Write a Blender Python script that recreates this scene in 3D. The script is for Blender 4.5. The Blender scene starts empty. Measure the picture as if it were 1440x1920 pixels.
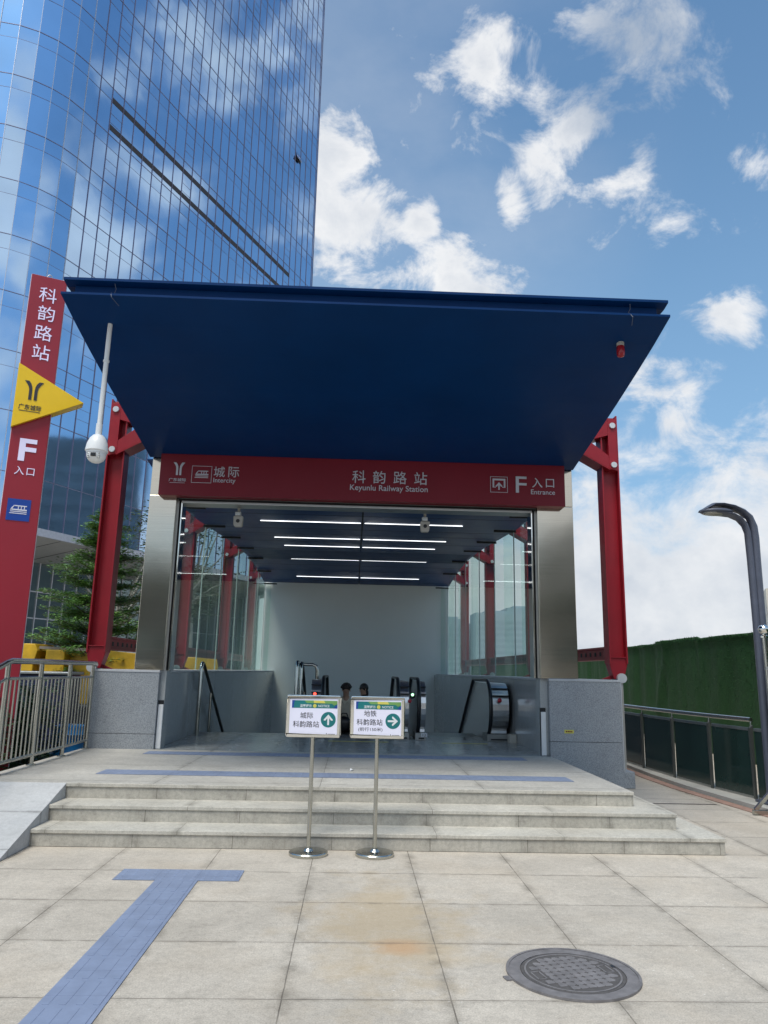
import bpy, bmesh, math, random
from mathutils import Vector, Matrix, noise as mnoise
R = random.Random(7)
PI = math.pi
scene = bpy.context.scene
COL = scene.collection

# ------------------------------------------------------------------ camera
cd = bpy.data.cameras.new('Camera'); cam = bpy.data.objects.new('Camera', cd); COL.objects.link(cam)
cd.sensor_fit = 'VERTICAL'; cd.sensor_height = 36.0; cd.lens = 1390 / 1920 * 36
cd.clip_start = 0.05; cd.clip_end = 5000
cam.matrix_world = Matrix(((0.99900402, -0.02881244, -0.03407059, 0), (-0.03936212, -0.20946271, -0.97702405, 0),
                           (0.02101393, 0.97739205, -0.21038821, 1.6), (0, 0, 0, 1)))
scene.camera = cam
scene.view_settings.view_transform = 'Standard'
try: scene.view_settings.look = 'None'
except Exception: pass
scene.view_settings.exposure = 0.5
scene.view_settings.gamma = 1.0
scene.cycles.use_denoising = True
scene.cycles.max_bounces = 10
scene.cycles.transparent_max_bounces = 24
scene.cycles.caustics_reflective = False
scene.cycles.caustics_refractive = False

# ------------------------------------------------------------------ sun and sky
SUN_EL, SUN_AZ = math.radians(64), math.radians(-155)      # azimuth from +Y towards +X
sd = Vector((math.sin(SUN_AZ) * math.cos(SUN_EL), math.cos(SUN_AZ) * math.cos(SUN_EL), math.sin(SUN_EL)))
sl = bpy.data.lights.new('Sun', 'SUN'); sl.energy = 2.25; sl.angle = math.radians(26); sl.color = (1.0, 0.93, 0.82)
so = bpy.data.objects.new('Sun', sl); COL.objects.link(so)
so.rotation_euler = (-sd).to_track_quat('-Z', 'Y').to_euler(); so.location = (-20, 20, 80)

world = bpy.data.worlds.new('World'); scene.world = world; world.use_nodes = True
wt = world.node_tree; wt.nodes.clear()
def WN(t, **k):
    n = wt.nodes.new(t)
    for a, v in k.items(): setattr(n, a, v)
    return n
def wmath(op, a, b=None, c=None, clamp=False):
    n = WN('ShaderNodeMath', operation=op); n.use_clamp = clamp
    for i, v in enumerate((a, b, c)):
        if v is None: continue
        if isinstance(v, (int, float)): n.inputs[i].default_value = v
        else: wt.links.new(v, n.inputs[i])
    return n.outputs[0]
def wramp(v, lo, hi):
    n = WN('ShaderNodeMapRange', interpolation_type='SMOOTHSTEP')
    wt.links.new(v, n.inputs['Value'])
    n.inputs['From Min'].default_value = lo; n.inputs['From Max'].default_value = hi
    return n.outputs['Result']
tc = WN('ShaderNodeTexCoord'); D = tc.outputs['Generated']
sep = WN('ShaderNodeSeparateXYZ'); wt.links.new(D, sep.inputs[0])
sky = WN('ShaderNodeTexSky'); sky.sky_type = 'NISHITA'; sky.sun_disc = False
sky.sun_elevation = SUN_EL; sky.sun_rotation = SUN_AZ
sky.air_density = 1.0; sky.dust_density = 1.6; sky.ozone_density = 2.0; sky.altitude = 20
bg_sky = WN('ShaderNodeBackground'); bg_sky.inputs['Strength'].default_value = 0.102
skc = WN('ShaderNodeMix', data_type='RGBA', blend_type='MULTIPLY'); skc.inputs['Factor'].default_value = 1.0
wt.links.new(sky.outputs[0], skc.inputs['A']); skc.inputs['B'].default_value = (.86, 1.16, 1.22, 1)
wt.links.new(skc.outputs['Result'], bg_sky.inputs['Color'])
def wnoise(scale, detail, rough, dist=0.0, stretch=None, off=0.0):
    n = WN('ShaderNodeTexNoise'); n.inputs['Scale'].default_value = scale; n.inputs['Detail'].default_value = detail
    n.inputs['Roughness'].default_value = rough; n.inputs['Distortion'].default_value = dist
    mp = WN('ShaderNodeMapping'); mp.inputs['Location'].default_value = (off, off * .7, -off)
    if stretch: mp.inputs['Scale'].default_value = stretch
    wt.links.new(D, mp.inputs[0]); wt.links.new(mp.outputs[0], n.inputs['Vector'])
    return n.outputs['Fac']
nz = wnoise(10.5, 13, 0.64, 0.35, (1, 1, 1.25), 3.1)
nz_big = wnoise(2.6, 7, 0.55, 0.15, (1, 1, 1.8), 11.7)
nz_shade = wnoise(13.0, 6, 0.6, 0.1, (1, 1, 1.2), 7.3)
# cumulus clouds: direction (azimuth/elevation vector), half width, half height, weight
CL = [((-.052, .80, .60), .062, .075, 1.15), ((-.01, .825, .555), .09, .06, 1.15), ((.062, .83, .553), .034, .036, 1.05),
      ((.098, .862, .497), .065, .05, 1.15), ((.15, .866, .477), .075, .03, 1.05), ((-.035, .863, .505), .06, .03, .55),
      ((.128, .722, .681), .042, .052, .95), ((.150, .70, .695), .03, .03, .75), ((.122, .757, .64), .04, .05, .6),
      ((.245, .742, .625), .06, .07, 1.0), ((.215, .77, .60), .048, .05, .95), ((.295, .765, .572), .062, .032, .85), ((.315, .75, .582), .03, .045, .6),
      ((.175, .803, .57), .026, .04, .85), ((.29, .685, .668), .075, .075, .52),
      ((.424, .711, .561), .03, .022, .62), ((.434, .793, .429), .046, .034, .9),
      ((.400, .845, .352), .04, .038, .95), ((.385, .868, .312), .05, .035, .75), ((.352, .872, .335), .045, .055, .7), ((.34, .90, .28), .12, .05, .75),
      ((.07, .74, .67), .035, .05, .36),
      # reflected in the tower
      ((.66, .30, .69), .10, .06, .6), ((.63, .37, .675), .09, .055, .7), ((.60, .43, .665), .08, .06, .6), ((.70, .28, .66), .06, .05, .45),
      ((.83, .28, .47), .11, .085, 1.0), ((.82, .34, .44), .10, .06, .9), ((.74, .48, .455), .07, .03, .7), ((.80, .27, .53), .06, .06, .35),
      ((.75, .33, .56), .07, .05, .45), ((.56, .42, .70), .05, .05, .6),
      # bright cumulus behind the camera
      ((-.35, -.9, .28), .45, .2, 1.0), ((.35, -.9, .28), .45, .2, 1.0), ((.2, -.8, .5), .35, .2, .9), ((-.5, -.7, .45), .3, .2, .9), ((.7, -.5, .4), .25, .2, .9), ((-.1, -.5, .85), .3, .25, .8), ((-.9, -.1, .4), .3, .2, .8)]
dens = None
for (c, w, h, wgt) in CL:
    c = Vector(c).normalized(); rt = Vector((c.y, -c.x, 0)).normalized(); up = rt.cross(c)
    sb = WN('ShaderNodeVectorMath', operation='SUBTRACT'); wt.links.new(D, sb.inputs[0]); sb.inputs[1].default_value = c
    d1 = WN('ShaderNodeVectorMath', operation='DOT_PRODUCT'); wt.links.new(sb.outputs[0], d1.inputs[0]); d1.inputs[1].default_value = rt / w
    d2 = WN('ShaderNodeVectorMath', operation='DOT_PRODUCT'); wt.links.new(sb.outputs[0], d2.inputs[0]); d2.inputs[1].default_value = up / h
    d3 = WN('ShaderNodeVectorMath', operation='DOT_PRODUCT'); wt.links.new(sb.outputs[0], d3.inputs[0]); d3.inputs[1].default_value = c * (1.5 / min(w, h))
    cb = WN('ShaderNodeCombineXYZ')
    for i, d in enumerate((d1, d2, d3)): wt.links.new(d.outputs['Value'], cb.inputs[i])
    ln = WN('ShaderNodeVectorMath', operation='LENGTH'); wt.links.new(cb.outputs[0], ln.inputs[0])
    f = wmath('MULTIPLY_ADD', ln.outputs['Value'], -0.85 * wgt, wgt)
    dens = f if dens is None else wmath('SMOOTH_MAX', dens, f, 0.12)
# cloud bank low over the horizon, plus scattered cloud all round
bank = wmath('MULTIPLY_ADD', sep.outputs['Z'], -4.6, 1.25)
bank = wmath('ADD', bank, wmath('MULTIPLY_ADD', nz_big, 1.3, -0.60))
bank = wmath('MINIMUM', bank, 0.85)
scat = wmath('MULTIPLY_ADD', nz_big, 2.0, -1.38)
dens = wmath('MAXIMUM', dens, -0.6)
dens = wmath('SMOOTH_MAX', dens, bank, 0.15)
dens = wmath('SMOOTH_MAX', dens, scat, 0.1)
dens = wmath('ADD', dens, wmath('MULTIPLY', wmath('MULTIPLY_ADD', nz, 3.3, -1.78), wmath('MULTIPLY_ADD', wramp(sep.outputs['Z'], .08, .38), .62, .38)))
alpha = wmath('MULTIPLY', wramp(dens, -0.06, 0.70), 0.95)
vd = WN('ShaderNodeVectorMath', operation='DOT_PRODUCT'); wt.links.new(D, vd.inputs[0]); vd.inputs[1].default_value = (-.06, .80, .60)
veil = wmath('MULTIPLY', wramp(vd.outputs['Value'], .90, .995), wramp(nz_big, .30, .72))
alpha = wmath('MAXIMUM', alpha, wmath('MULTIPLY', veil, .20))
haze = wmath('MULTIPLY', wramp(sep.outputs['Z'], 0.85, 0.0), 0.70)
shade = wmath('MULTIPLY_ADD', nz_shade, 0.9, 0.38)
shade = wmath('ADD', shade, wmath('MULTIPLY', wramp(dens, 0.5, 1.3), -0.22))
gd = WN('ShaderNodeVectorMath', operation='DISTANCE'); wt.links.new(D, gd.inputs[0]); gd.inputs[1].default_value = (.29, .685, .668)
shade = wmath('ADD', shade, wmath('MULTIPLY', wramp(gd.outputs['Value'], .14, .03), -0.75))
shade = wmath('ADD', shade, wmath('MULTIPLY', wramp(sep.outputs['Z'], .33, .12), -0.16))
shade = wmath('MAXIMUM', wmath('MINIMUM', shade, 1.0), 0.0)
ccol = WN('ShaderNodeMix', data_type='RGBA'); wt.links.new(shade, ccol.inputs['Factor'])
ccol.inputs['A'].default_value = (0.42, 0.50, 0.62, 1); ccol.inputs['B'].default_value = (1.02, 1.02, 1.02, 1)
bg_cl = WN('ShaderNodeBackground'); wt.links.new(ccol.outputs['Result'], bg_cl.inputs['Color']); bg_cl.inputs['Strength'].default_value = 0.68
bg_hz = WN('ShaderNodeBackground'); bg_hz.inputs['Color'].default_value = (0.38, 0.63, 0.92, 1); bg_hz.inputs['Strength'].default_value = 0.58
m1 = WN('ShaderNodeMixShader'); wt.links.new(haze, m1.inputs[0]); wt.links.new(bg_sky.outputs[0], m1.inputs[1]); wt.links.new(bg_hz.outputs[0], m1.inputs[2])
m2 = WN('ShaderNodeMixShader'); wt.links.new(alpha, m2.inputs[0]); wt.links.new(m1.outputs[0], m2.inputs[1]); wt.links.new(bg_cl.outputs[0], m2.inputs[2])
wo = WN('ShaderNodeOutputWorld'); wt.links.new(m2.outputs[0], wo.inputs[0])

# ------------------------------------------------------------------ materials
def nodes_of(name):
    m = bpy.data.materials.new(name); m.use_nodes = True
    return m, m.node_tree, m.node_tree.nodes['Principled BSDF']
def N(nt, t, **k):
    n = nt.nodes.new(t)
    for a, v in k.items(): setattr(n, a, v)
    return n
def noise_fac(nt, scale, detail=4, rough=.6, stretch=None, src='Object'):
    t = N(nt, 'ShaderNodeTexCoord'); mp = N(nt, 'ShaderNodeMapping'); n = N(nt, 'ShaderNodeTexNoise')
    n.inputs['Scale'].default_value = scale; n.inputs['Detail'].default_value = detail; n.inputs['Roughness'].default_value = rough
    if stretch: mp.inputs['Scale'].default_value = stretch
    nt.links.new(t.outputs[src], mp.inputs[0]); nt.links.new(mp.outputs[0], n.inputs['Vector'])
    return n.outputs['Fac']
def ramp(nt, v, stops):
    r = N(nt, 'ShaderNodeValToRGB'); nt.links.new(v, r.inputs[0])
    el = r.color_ramp.elements
    while len(el) < len(stops): el.new(0.5)
    for e, (p, c) in zip(el, stops):
        e.position = p; e.color = (c, c, c, 1) if isinstance(c, (int, float)) else (*c, 1)
    return r.outputs['Color']
def mixc(nt, f, a, b, mode='MIX'):
    m = N(nt, 'ShaderNodeMix', data_type='RGBA', blend_type=mode)
    for key, v in (('Factor', f), ('A', a), ('B', b)):
        if isinstance(v, (int, float)): m.inputs[key].default_value = v
        elif isinstance(v, tuple): m.inputs[key].default_value = (*v, 1)
        else: nt.links.new(v, m.inputs[key])
    return m.outputs['Result']
def fmath(nt, op, a, b=None, c=None):
    n = N(nt, 'ShaderNodeMath', operation=op)
    for i, v in enumerate((a, b, c)):
        if v is None: continue
        if isinstance(v, (int, float)): n.inputs[i].default_value = v
        else: nt.links.new(v, n.inputs[i])
    return n.outputs[0]
def bump(nt, bs, h, strength=.2, dist=.01):
    b = N(nt, 'ShaderNodeBump'); b.inputs['Strength'].default_value = strength; b.inputs['Distance'].default_value = dist
    nt.links.new(h, b.inputs['Height']); nt.links.new(b.outputs[0], bs.inputs['Normal'])

def paint(name, col, rough=.4, metal=0., var=.12, scale=6., bumpy=0., spec=.5, coat=0.):
    m, nt, bs = nodes_of(name)
    f = noise_fac(nt, scale, 5, .6)
    k = ramp(nt, f, [(.3, 1 - var), (.7, 1 + var)])
    nt.links.new(mixc(nt, 1.0, col, k, 'MULTIPLY'), bs.inputs['Base Color'])
    f2 = noise_fac(nt, scale * 3.3, 4, .6)
    rr = N(nt, 'ShaderNodeMapRange'); nt.links.new(f2, rr.inputs['Value'])
    rr.inputs['To Min'].default_value = max(0.02, rough - .08); rr.inputs['To Max'].default_value = min(1, rough + .08)
    nt.links.new(rr.outputs[0], bs.inputs['Roughness'])
    bs.inputs['Metallic'].default_value = metal
    bs.inputs['Specular IOR Level'].default_value = spec
    bs.inputs['Coat Weight'].default_value = coat
    if bumpy: bump(nt, bs, noise_fac(nt, scale * 8, 3, .5), bumpy, .004)
    return m
def brushed(name, col, rough, axis='z', streak=90, bumpy=.02):
    m, nt, bs = nodes_of(name)
    st = {'z': (streak, streak, .6), 'x': (.6, streak, streak), 'n': (6, 6, 6)}[axis]
    f = noise_fac(nt, 1.0, 4, .6, st)
    nt.links.new(mixc(nt, 1.0, col, ramp(nt, f, [(.3, .88), (.7, 1.06)]), 'MULTIPLY'), bs.inputs['Base Color'])
    bs.inputs['Metallic'].default_value = 1.0
    rr = N(nt, 'ShaderNodeMapRange'); nt.links.new(f, rr.inputs['Value'])
    rr.inputs['To Min'].default_value = max(.02, rough * .75); rr.inputs['To Max'].default_value = rough * 1.3
    nt.links.new(rr.outputs[0], bs.inputs['Roughness'])
    bump(nt, bs, noise_fac(nt, 1.3, 2, .5), bumpy, .05)
    return m
def stone(name, base, speck=.35, rough=.7, blot=.18, joints=None, jw=.006, stain=None, drip=False, wet=0.0, speck_scale=260, scratches=False):
    """granite: speckle, blotches, optional joint grid (x pitch, x off, y pitch, y off) in metres"""
    m, nt, bs = nodes_of(name)
    t = N(nt, 'ShaderNodeTexCoord'); P = t.outputs['Object']
    s = N(nt, 'ShaderNodeSeparateXYZ'); nt.links.new(P, s.inputs[0])
    f = noise_fac(nt, speck_scale, 2, .8)
    c = mixc(nt, 1.0, base, ramp(nt, f, [(.32, 1 - speck), (.5, 1.0), (.68, 1 + speck * .6)]), 'MULTIPLY')
    b1 = noise_fac(nt, 1.4, 7, .68); b2 = noise_fac(nt, 7.0, 6, .7)
    c = mixc(nt, 1.0, c, ramp(nt, b1, [(.3, 1 - blot), (.7, 1 + blot)]), 'MULTIPLY')
    c = mixc(nt, 1.0, c, ramp(nt, b2, [(.28, 1 - blot * 1.1), (.45, 1.0), (.75, 1 + blot * .5)]), 'MULTIPLY')
    b3 = noise_fac(nt, 26, 5, .75)
    c = mixc(nt, 1.0, c, ramp(nt, b3, [(.30, 1 - blot * 1.2), (.5, 1.0), (.7, 1 + blot * .9)]), 'MULTIPLY')
    tn = noise_fac(nt, .85, 5, .6)
    c = mixc(nt, fmath(nt, 'MULTIPLY', ramp(nt, tn, [(.50, 0.), (.74, 1.)]), .26 if scratches else .12), c, (base[0] * 1.0, base[1] * .86, base[2] * .68))
    # short dark smudges
    sm = noise_fac(nt, 3.2, 8, .72, (1, 2.6, 1))
    c = mixc(nt, fmath(nt, 'MULTIPLY', ramp(nt, sm, [(.62, 0.), (.72, 1.)]), .22), c, (base[0] * .35, base[1] * .36, base[2] * .38))
    hgt = f
    if stain:
        sx, sy, rx, ry, colr, amt = stain
        dx = fmath(nt, 'DIVIDE', fmath(nt, 'SUBTRACT', s.outputs['X'], sx), rx)
        dy = fmath(nt, 'DIVIDE', fmath(nt, 'SUBTRACT', s.outputs['Y'], sy), ry)
        d2 = fmath(nt, 'SQRT', fmath(nt, 'ADD', fmath(nt, 'MULTIPLY', dx, dx), fmath(nt, 'MULTIPLY', dy, dy)))
        sn = noise_fac(nt, 2.4, 6, .65)
        k = fmath(nt, 'ADD', fmath(nt, 'SUBTRACT', 1.0, d2), fmath(nt, 'MULTIPLY_ADD', sn, 2.2, -1.1))
        k = ramp(nt, k, [(.15, 0.), (.75, 1.)])
        c = mixc(nt, fmath(nt, 'MULTIPLY', k, amt), c, colr)
        # a second, orange core
        dx = fmath(nt, 'DIVIDE', fmath(nt, 'SUBTRACT', s.outputs['X'], sx + .02), rx * .32)
        dy = fmath(nt, 'DIVIDE', fmath(nt, 'SUBTRACT', s.outputs['Y'], sy - .35), ry * .12)
        d2 = fmath(nt, 'SQRT', fmath(nt, 'ADD', fmath(nt, 'MULTIPLY', dx, dx), fmath(nt, 'MULTIPLY', dy, dy)))
        k = fmath(nt, 'ADD', fmath(nt, 'SUBTRACT', 1.0, d2), fmath(nt, 'MULTIPLY_ADD', sn, 1.6, -.8))
        c = mixc(nt, fmath(nt, 'MULTIPLY', ramp(nt, k, [(.1, 0.), (.8, 1.)]), .5), c, (.50, .27, .12))
    if joints:
        dirt = None; line = None
        wob = fmath(nt, 'MULTIPLY_ADD', noise_fac(nt, 9, 4, .6), .008, -.004)
        per = noise_fac(nt, .9, 4, .6)
        for ax, (pit, off) in joints.items():
            a = fmath(nt, 'ADD', s.outputs[ax], wob)
            q = fmath(nt, 'DIVIDE', fmath(nt, 'SUBTRACT', a, off), pit)
            fr = fmath(nt, 'ABSOLUTE', fmath(nt, 'SUBTRACT', fmath(nt, 'FRACT', fmath(nt, 'ADD', q, .5)), .5))
            dd = fmath(nt, 'MULTIPLY', fr, pit)
            l = fmath(nt, 'LESS_THAN', dd, jw * .5)
            dn = fmath(nt, 'MULTIPLY', fmath(nt, 'GREATER_THAN', fmath(nt, 'MULTIPLY', per, .06), dd), .0)
            g = N(nt, 'ShaderNodeMapRange'); nt.links.new(dd, g.inputs['Value']); g.interpolation_type = 'SMOOTHSTEP'
            g.inputs['From Min'].default_value = .085 if ax == 'X' else .04; g.inputs['From Max'].default_value = .0
            gg = fmath(nt, 'MULTIPLY', g.outputs[0], ramp(nt, noise_fac(nt, 4.5, 6, .7), [(.42, .0), (.66, 1.)]))
            line = l if line is None else fmath(nt, 'MAXIMUM', line, l)
            dirt = gg if dirt is None else fmath(nt, 'MAXIMUM', dirt, gg)
            # each slab its own tone
            w = N(nt, 'ShaderNodeTexWhiteNoise', noise_dimensions='1D'); nt.links.new(fmath(nt, 'FLOOR', q), w.inputs['W'])
            c = mixc(nt, 1.0, c, ramp(nt, w.outputs['Value'], [(0., .95), (1., 1.04)]), 'MULTIPLY')
        c = mixc(nt, fmath(nt, 'MULTIPLY', dirt, .62), c, (base[0] * .30, base[1] * .29, base[2] * .27))
        lf = ramp(nt, noise_fac(nt, 3.3, 5, .7), [(.3, .35), (.65, .92)])
        c = mixc(nt, fmath(nt, 'MULTIPLY', line, lf), c, (base[0] * .2, base[1] * .19, base[2] * .18))
        hgt = fmath(nt, 'SUBTRACT', fmath(nt, 'MULTIPLY', f, .25), fmath(nt, 'MULTIPLY', line, 1.0))
    if drip:
        dr = noise_fac(nt, 1.0, 5, .7, (22, 22, 1.6))
        c = mixc(nt, fmath(nt, 'MULTIPLY', ramp(nt, dr, [(.55, 0.), (.75, 1.)]), .4), c, (base[0] * .45, base[1] * .43, base[2] * .38))
    if scratches:
        sc = noise_fac(nt, 34, 2, .4, (1.0, 2.4, 1)); area = noise_fac(nt, .7, 3, .5)
        k = fmath(nt, 'MULTIPLY', ramp(nt, sc, [(.70, 0.), (.74, 1.)]), ramp(nt, area, [(.5, 0.), (.6, 1.)]))
        c = mixc(nt, fmath(nt, 'MULTIPLY', k, .7), c, (.85, .85, .82))
    nt.links.new(c, bs.inputs['Base Color'])
    nt.links.new(ramp(nt, b2, [(.3, max(.04, rough - .12)), (.7, min(1., rough + .08))]), bs.inputs['Roughness'])
    bs.inputs['Specular IOR Level'].default_value = .4
    bump(nt, bs, hgt, .25, .004)
    return m
def glass(name, tint, ior=1.5, boost=1.0):
    m = bpy.data.materials.new(name); m.use_nodes = True; nt = m.node_tree; nt.nodes.clear()
    tr = N(nt, 'ShaderNodeBsdfTransparent'); tr.inputs[0].default_value = (*tint, 1)
    gl = N(nt, 'ShaderNodeBsdfGlossy'); gl.inputs['Roughness'].default_value = .01; gl.inputs['Color'].default_value = (.95, 1, .98, 1)
    lw = N(nt, 'ShaderNodeLayerWeight'); lw.inputs['Blend'].default_value = .5
    f = fmath(nt, 'MULTIPLY_ADD', fmath(nt, 'POWER', lw.outputs['Facing'], 5.0), .9, .06 * boost)
    mx = N(nt, 'ShaderNodeMixShader'); nt.links.new(f, mx.inputs[0]); nt.links.new(tr.outputs[0], mx.inputs[1]); nt.links.new(gl.outputs[0], mx.inputs[2])
    o = N(nt, 'ShaderNodeOutputMaterial'); nt.links.new(mx.outputs[0], o.inputs[0])
    return m
def emit(name, col, s):
    m, nt, bs = nodes_of(name)
    bs.inputs['Base Color'].default_value = (*col, 1)
    bs.inputs['Emission Color'].default_value = (*col, 1); bs.inputs['Emission Strength'].default_value = s
    return m
def leafy(name, c1, c2, rough=.55, scale=3.):
    m, nt, bs = nodes_of(name)
    f = noise_fac(nt, scale, 3, .6)
    nt.links.new(ramp(nt, f, [(.3, c1), (.7, c2)]), bs.inputs['Base Color'])
    bs.inputs['Roughness'].default_value = rough
    bs.inputs['Subsurface Weight'].default_value = 0.0
    return m

TX, TY = .8457, .79
M = {}
M['paving'] = stone('granite_paving', (.48, .435, .375), .26, .72, .14, {'X': (TX, .533), 'Y': (TY, 4.12)}, .007,
                    stain=(.28, 5.2, .75, 1.5, (.44, .34, .21), .6), scratches=True, speck_scale=110)
M['landing'] = stone('granite_landing', (.46, .445, .41), .18, .68, .15, {'X': (TX * 2, .533 - .85), 'Y': (1.3, 8.2)}, .006, speck_scale=110)
M['step'] = stone('granite_step', (.42, .40, .355), .2, .72, .18, {'X': (.90, .44)}, .006, drip=True)
M['tread'] = stone('granite_tread', (.48, .46, .41), .18, .70, .15, {'X': (1.18, .50)}, .005, speck_scale=110)
M['ramp'] = stone('granite_ramp', (.47, .48, .49), .15, .7, .10, {'Y': (.62, 7.45)}, .006)  # paler, bluer base: sky light on the slope put into the colour
M['pier'] = stone('granite_grey', (.32, .345, .375), .42, .5, .08, None, speck_scale=72)
M['pier_side'] = stone('granite_polished', (.36, .385, .40), .22, .12, .05, {'Y': (2.3, 11.6)}, .004, speck_scale=120)
M['hall'] = stone('granite_hall_floor', (.40, .425, .43), .2, .22, .08, {'X': (TX, .533), 'Y': (.8, 11.3)}, .005)
M['cap'] = stone('granite_cap', (.50, .52, .55), .15, .5, .06)
M['tactile'] = None
def tactile_mat():
    m, nt, bs = nodes_of('tactile_blue')
    t = N(nt, 'ShaderNodeTexCoord'); s = N(nt, 'ShaderNodeSeparateXYZ'); nt.links.new(t.outputs['Object'], s.inputs[0])
    f = noise_fac(nt, 5, 6, .65)
    c = mixc(nt, 1.0, (.21, .258, .375), ramp(nt, f, [(.3, .86), (.7, 1.12)]), 'MULTIPLY')
    j = None
    for ax in ('X', 'Y'):
        q = fmath(nt, 'MULTIPLY', fmath(nt, 'ABSOLUTE', fmath(nt, 'SUBTRACT', fmath(nt, 'FRACT', fmath(nt, 'ADD', fmath(nt, 'DIVIDE', s.outputs[ax], .312), .26)), .5)), .312)
        l = fmath(nt, 'LESS_THAN', q, .0018); j = l if j is None else fmath(nt, 'MAXIMUM', j, l)
    c = mixc(nt, fmath(nt, 'MULTIPLY', j, .5), c, (.10, .12, .2))
    nt.links.new(c, bs.inputs['Base Color']); bs.inputs['Roughness'].default_value = .5
    return m
M['tactile'] = tactile_mat()
M['navy'] = paint('navy_cladding', (.001, .029, .118), .45, 0, .10, 1.2, spec=.12)
M['navy_ceiling'] = paint('navy_ceiling_panel', (.008, .046, .16), .45, 0, .10, .6, spec=.2)
M['navy_dark'] = paint('dark_joint', (.008, .010, .014), .6)
M['red'] = paint('red_sign_panel', (.165, .007, .019), .42, 0, .05, 1.2, spec=.35)
M['red_steel'] = paint('red_painted_steel', (.275, .006, .017), .40, 0, .12, 2.2, bumpy=.05)
M['red_totem'] = paint('red_totem_panel', (.29, .016, .032), .34, 0, .06, .8)
M['yellow'] = paint('yellow_panel', (.86, .56, .012), .22, 0, .05, 2.)
M['yellow_machine'] = paint('yellow_machine_paint', (.58, .35, .015), .4, 0, .25, 3.)
M['white'] = paint('white_paint', (.72, .74, .76), .4, 0, .04)
M['white_letter'] = paint('white_lettering', (.70, .70, .80), .4, 0, .03)
M['silver_letter'] = paint('silver_lettering', (.50, .52, .58), .35, .3, .04)
M['lit_letter'] = emit('lit_lettering', (.70, .67, .90), .12)
M['paper'] = paint('notice_paper', (.80, .80, .95), .35, 0, .02, 2.)
M['black'] = paint('black_rubber', (.010, .012, .016), .35, 0, .1)
M['ink'] = paint('black_ink', (.03, .03, .04), .5)
M['teal'] = paint('teal_print', (.010, .17, .18), .35); M['blue_print'] = paint('blue_print', (.012, .06, .30), .35)
M['green_print'] = paint('green_print', (.16, .33, .10), .35); M['yellow_print'] = paint('yellow_print', (.66, .60, .12), .35)
M['blue_sign'] = paint('blue_pictogram', (.008, .055, .33), .3, 0, .05)
M['steel'] = brushed('brushed_steel_cladding', (.64, .59, .50), .11, 'x', 140, .04)
M['steel_rail'] = brushed('stainless_tube', (.50, .50, .46), .20, 'n', 8, .0)
M['esc_steel'] = brushed('escalator_steel', (.78, .78, .78), .30, 'x', 60, .01)
M['rail_post'] = paint('dark_rail_post', (.10, .11, .105), .4, .5, .1)
M['chrome'] = brushed('mirror_steel', (.80, .79, .75), .05, 'n', 8, .03)
M['steel_dull'] = brushed('dull_steel', (.42, .43, .42), .38, 'n', 8, .02)
M['pin'] = paint('pin_cap', (.62, .65, .68), .35, .3, .06)
M['glass'] = glass('clear_green_glass', (.83, .935, .90))
M['glass_edge'] = paint('glass_edge', (.40, .52, .50), .2)
M['glass_dark'] = paint('dark_tinted_glass', (.012, .030, .026), .07, 0, .3, 1.5, spec=.5)
M['wall_white'] = paint('white_wall_panel', (.80, .84, .85), .4, 0, .03, .4)
M['led'] = emit('light_strip', (.95, .98, 1.0), 1.7)
M['iron'] = paint('cast_iron', (.20, .19, .195), .6, .2, .25, 14, bumpy=.25)
M['iron_dark'] = paint('iron_groove', (.085, .08, .08), .8, 0, .2, 20)
M['lamp'] = paint('dark_grey_lamp_paint', (.095, .108, .150), .42, .2, .1)
M['turf'] = leafy('artificial_turf', (.008, .042, .010), (.018, .082, .019), .9, 30)
M['turf_blade'] = leafy('turf_blade', (.012, .062, .012), (.026, .115, .024), .8, 8)
M['bark'] = paint('bark', (.10, .08, .06), .9, 0, .3, 8, bumpy=.4)
M['bark_pale'] = paint('pale_bark', (.34, .33, .29), .9, 0, .25, 5, bumpy=.3)
M['leaf'] = leafy('fine_leaves', (.065, .155, .032), (.17, .31, .07), .5, 1.1)
M['leaf_dark'] = leafy('dark_leaves', (.012, .035, .012), (.035, .075, .022), .5, 2.2)
M['leaf_mid'] = leafy('mid_leaves', (.03, .06, .02), (.08, .12, .04), .5, .8)
M['soil'] = paint('soil', (.05, .04, .03), .95, 0, .3, 5, bumpy=.4)
M['skin'] = paint('skin', (.50, .31, .22), .5, 0, .05); M['hair'] = paint('dark_hair', (.02, .013, .012), .5, 0, .3, 60)
M['shirt'] = paint('cream_shirt', (.72, .68, .56), .8, 0, .1, 12); M['dark_cloth'] = paint('dark_cloth', (.015, .015, .02), .8)
M['grey_cloth'] = paint('grey_cloth', (.12, .13, .15), .8)
M['concrete'] = paint('concrete', (.40, .40, .38), .8, 0, .15, 2, bumpy=.2)
M['soffit_grey'] = paint('grey_soffit_panel', (.30, .31, .32), .5, .2, .1, .5)
M['navy_box'] = paint('dark_blue_paint', (.012, .016, .06), .4); M['blue_box'] = paint('bright_blue_paint', (.01, .19, .50), .35)
M['tile_red'] = paint('red_paver', (.33, .21, .17), .8, 0, .2, 9)
M['louvre'] = paint('dark_louvre', (.035, .028, .028), .6)
M['far_wall'] = paint('far_wall', (.33, .41, .47), .8, 0, .05, .05); M['far_win'] = paint('far_window', (.27, .35, .41), .5)  # bluish grey, low contrast: distance haze put into both far colours
M['mirror_wall'] = paint('slate_wall', (.055, .085, .11), .4, 0, .3, .12)
M['mirror_win'] = paint('slate_window', (.075, .11, .14), .25, 0, .2, .2)
M['beige'] = paint('beige_wall', (.55, .53, .47), .8, 0, .08, .3); M['beige_win'] = paint('shaded_window', (.20, .20, .19), .3)
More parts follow.
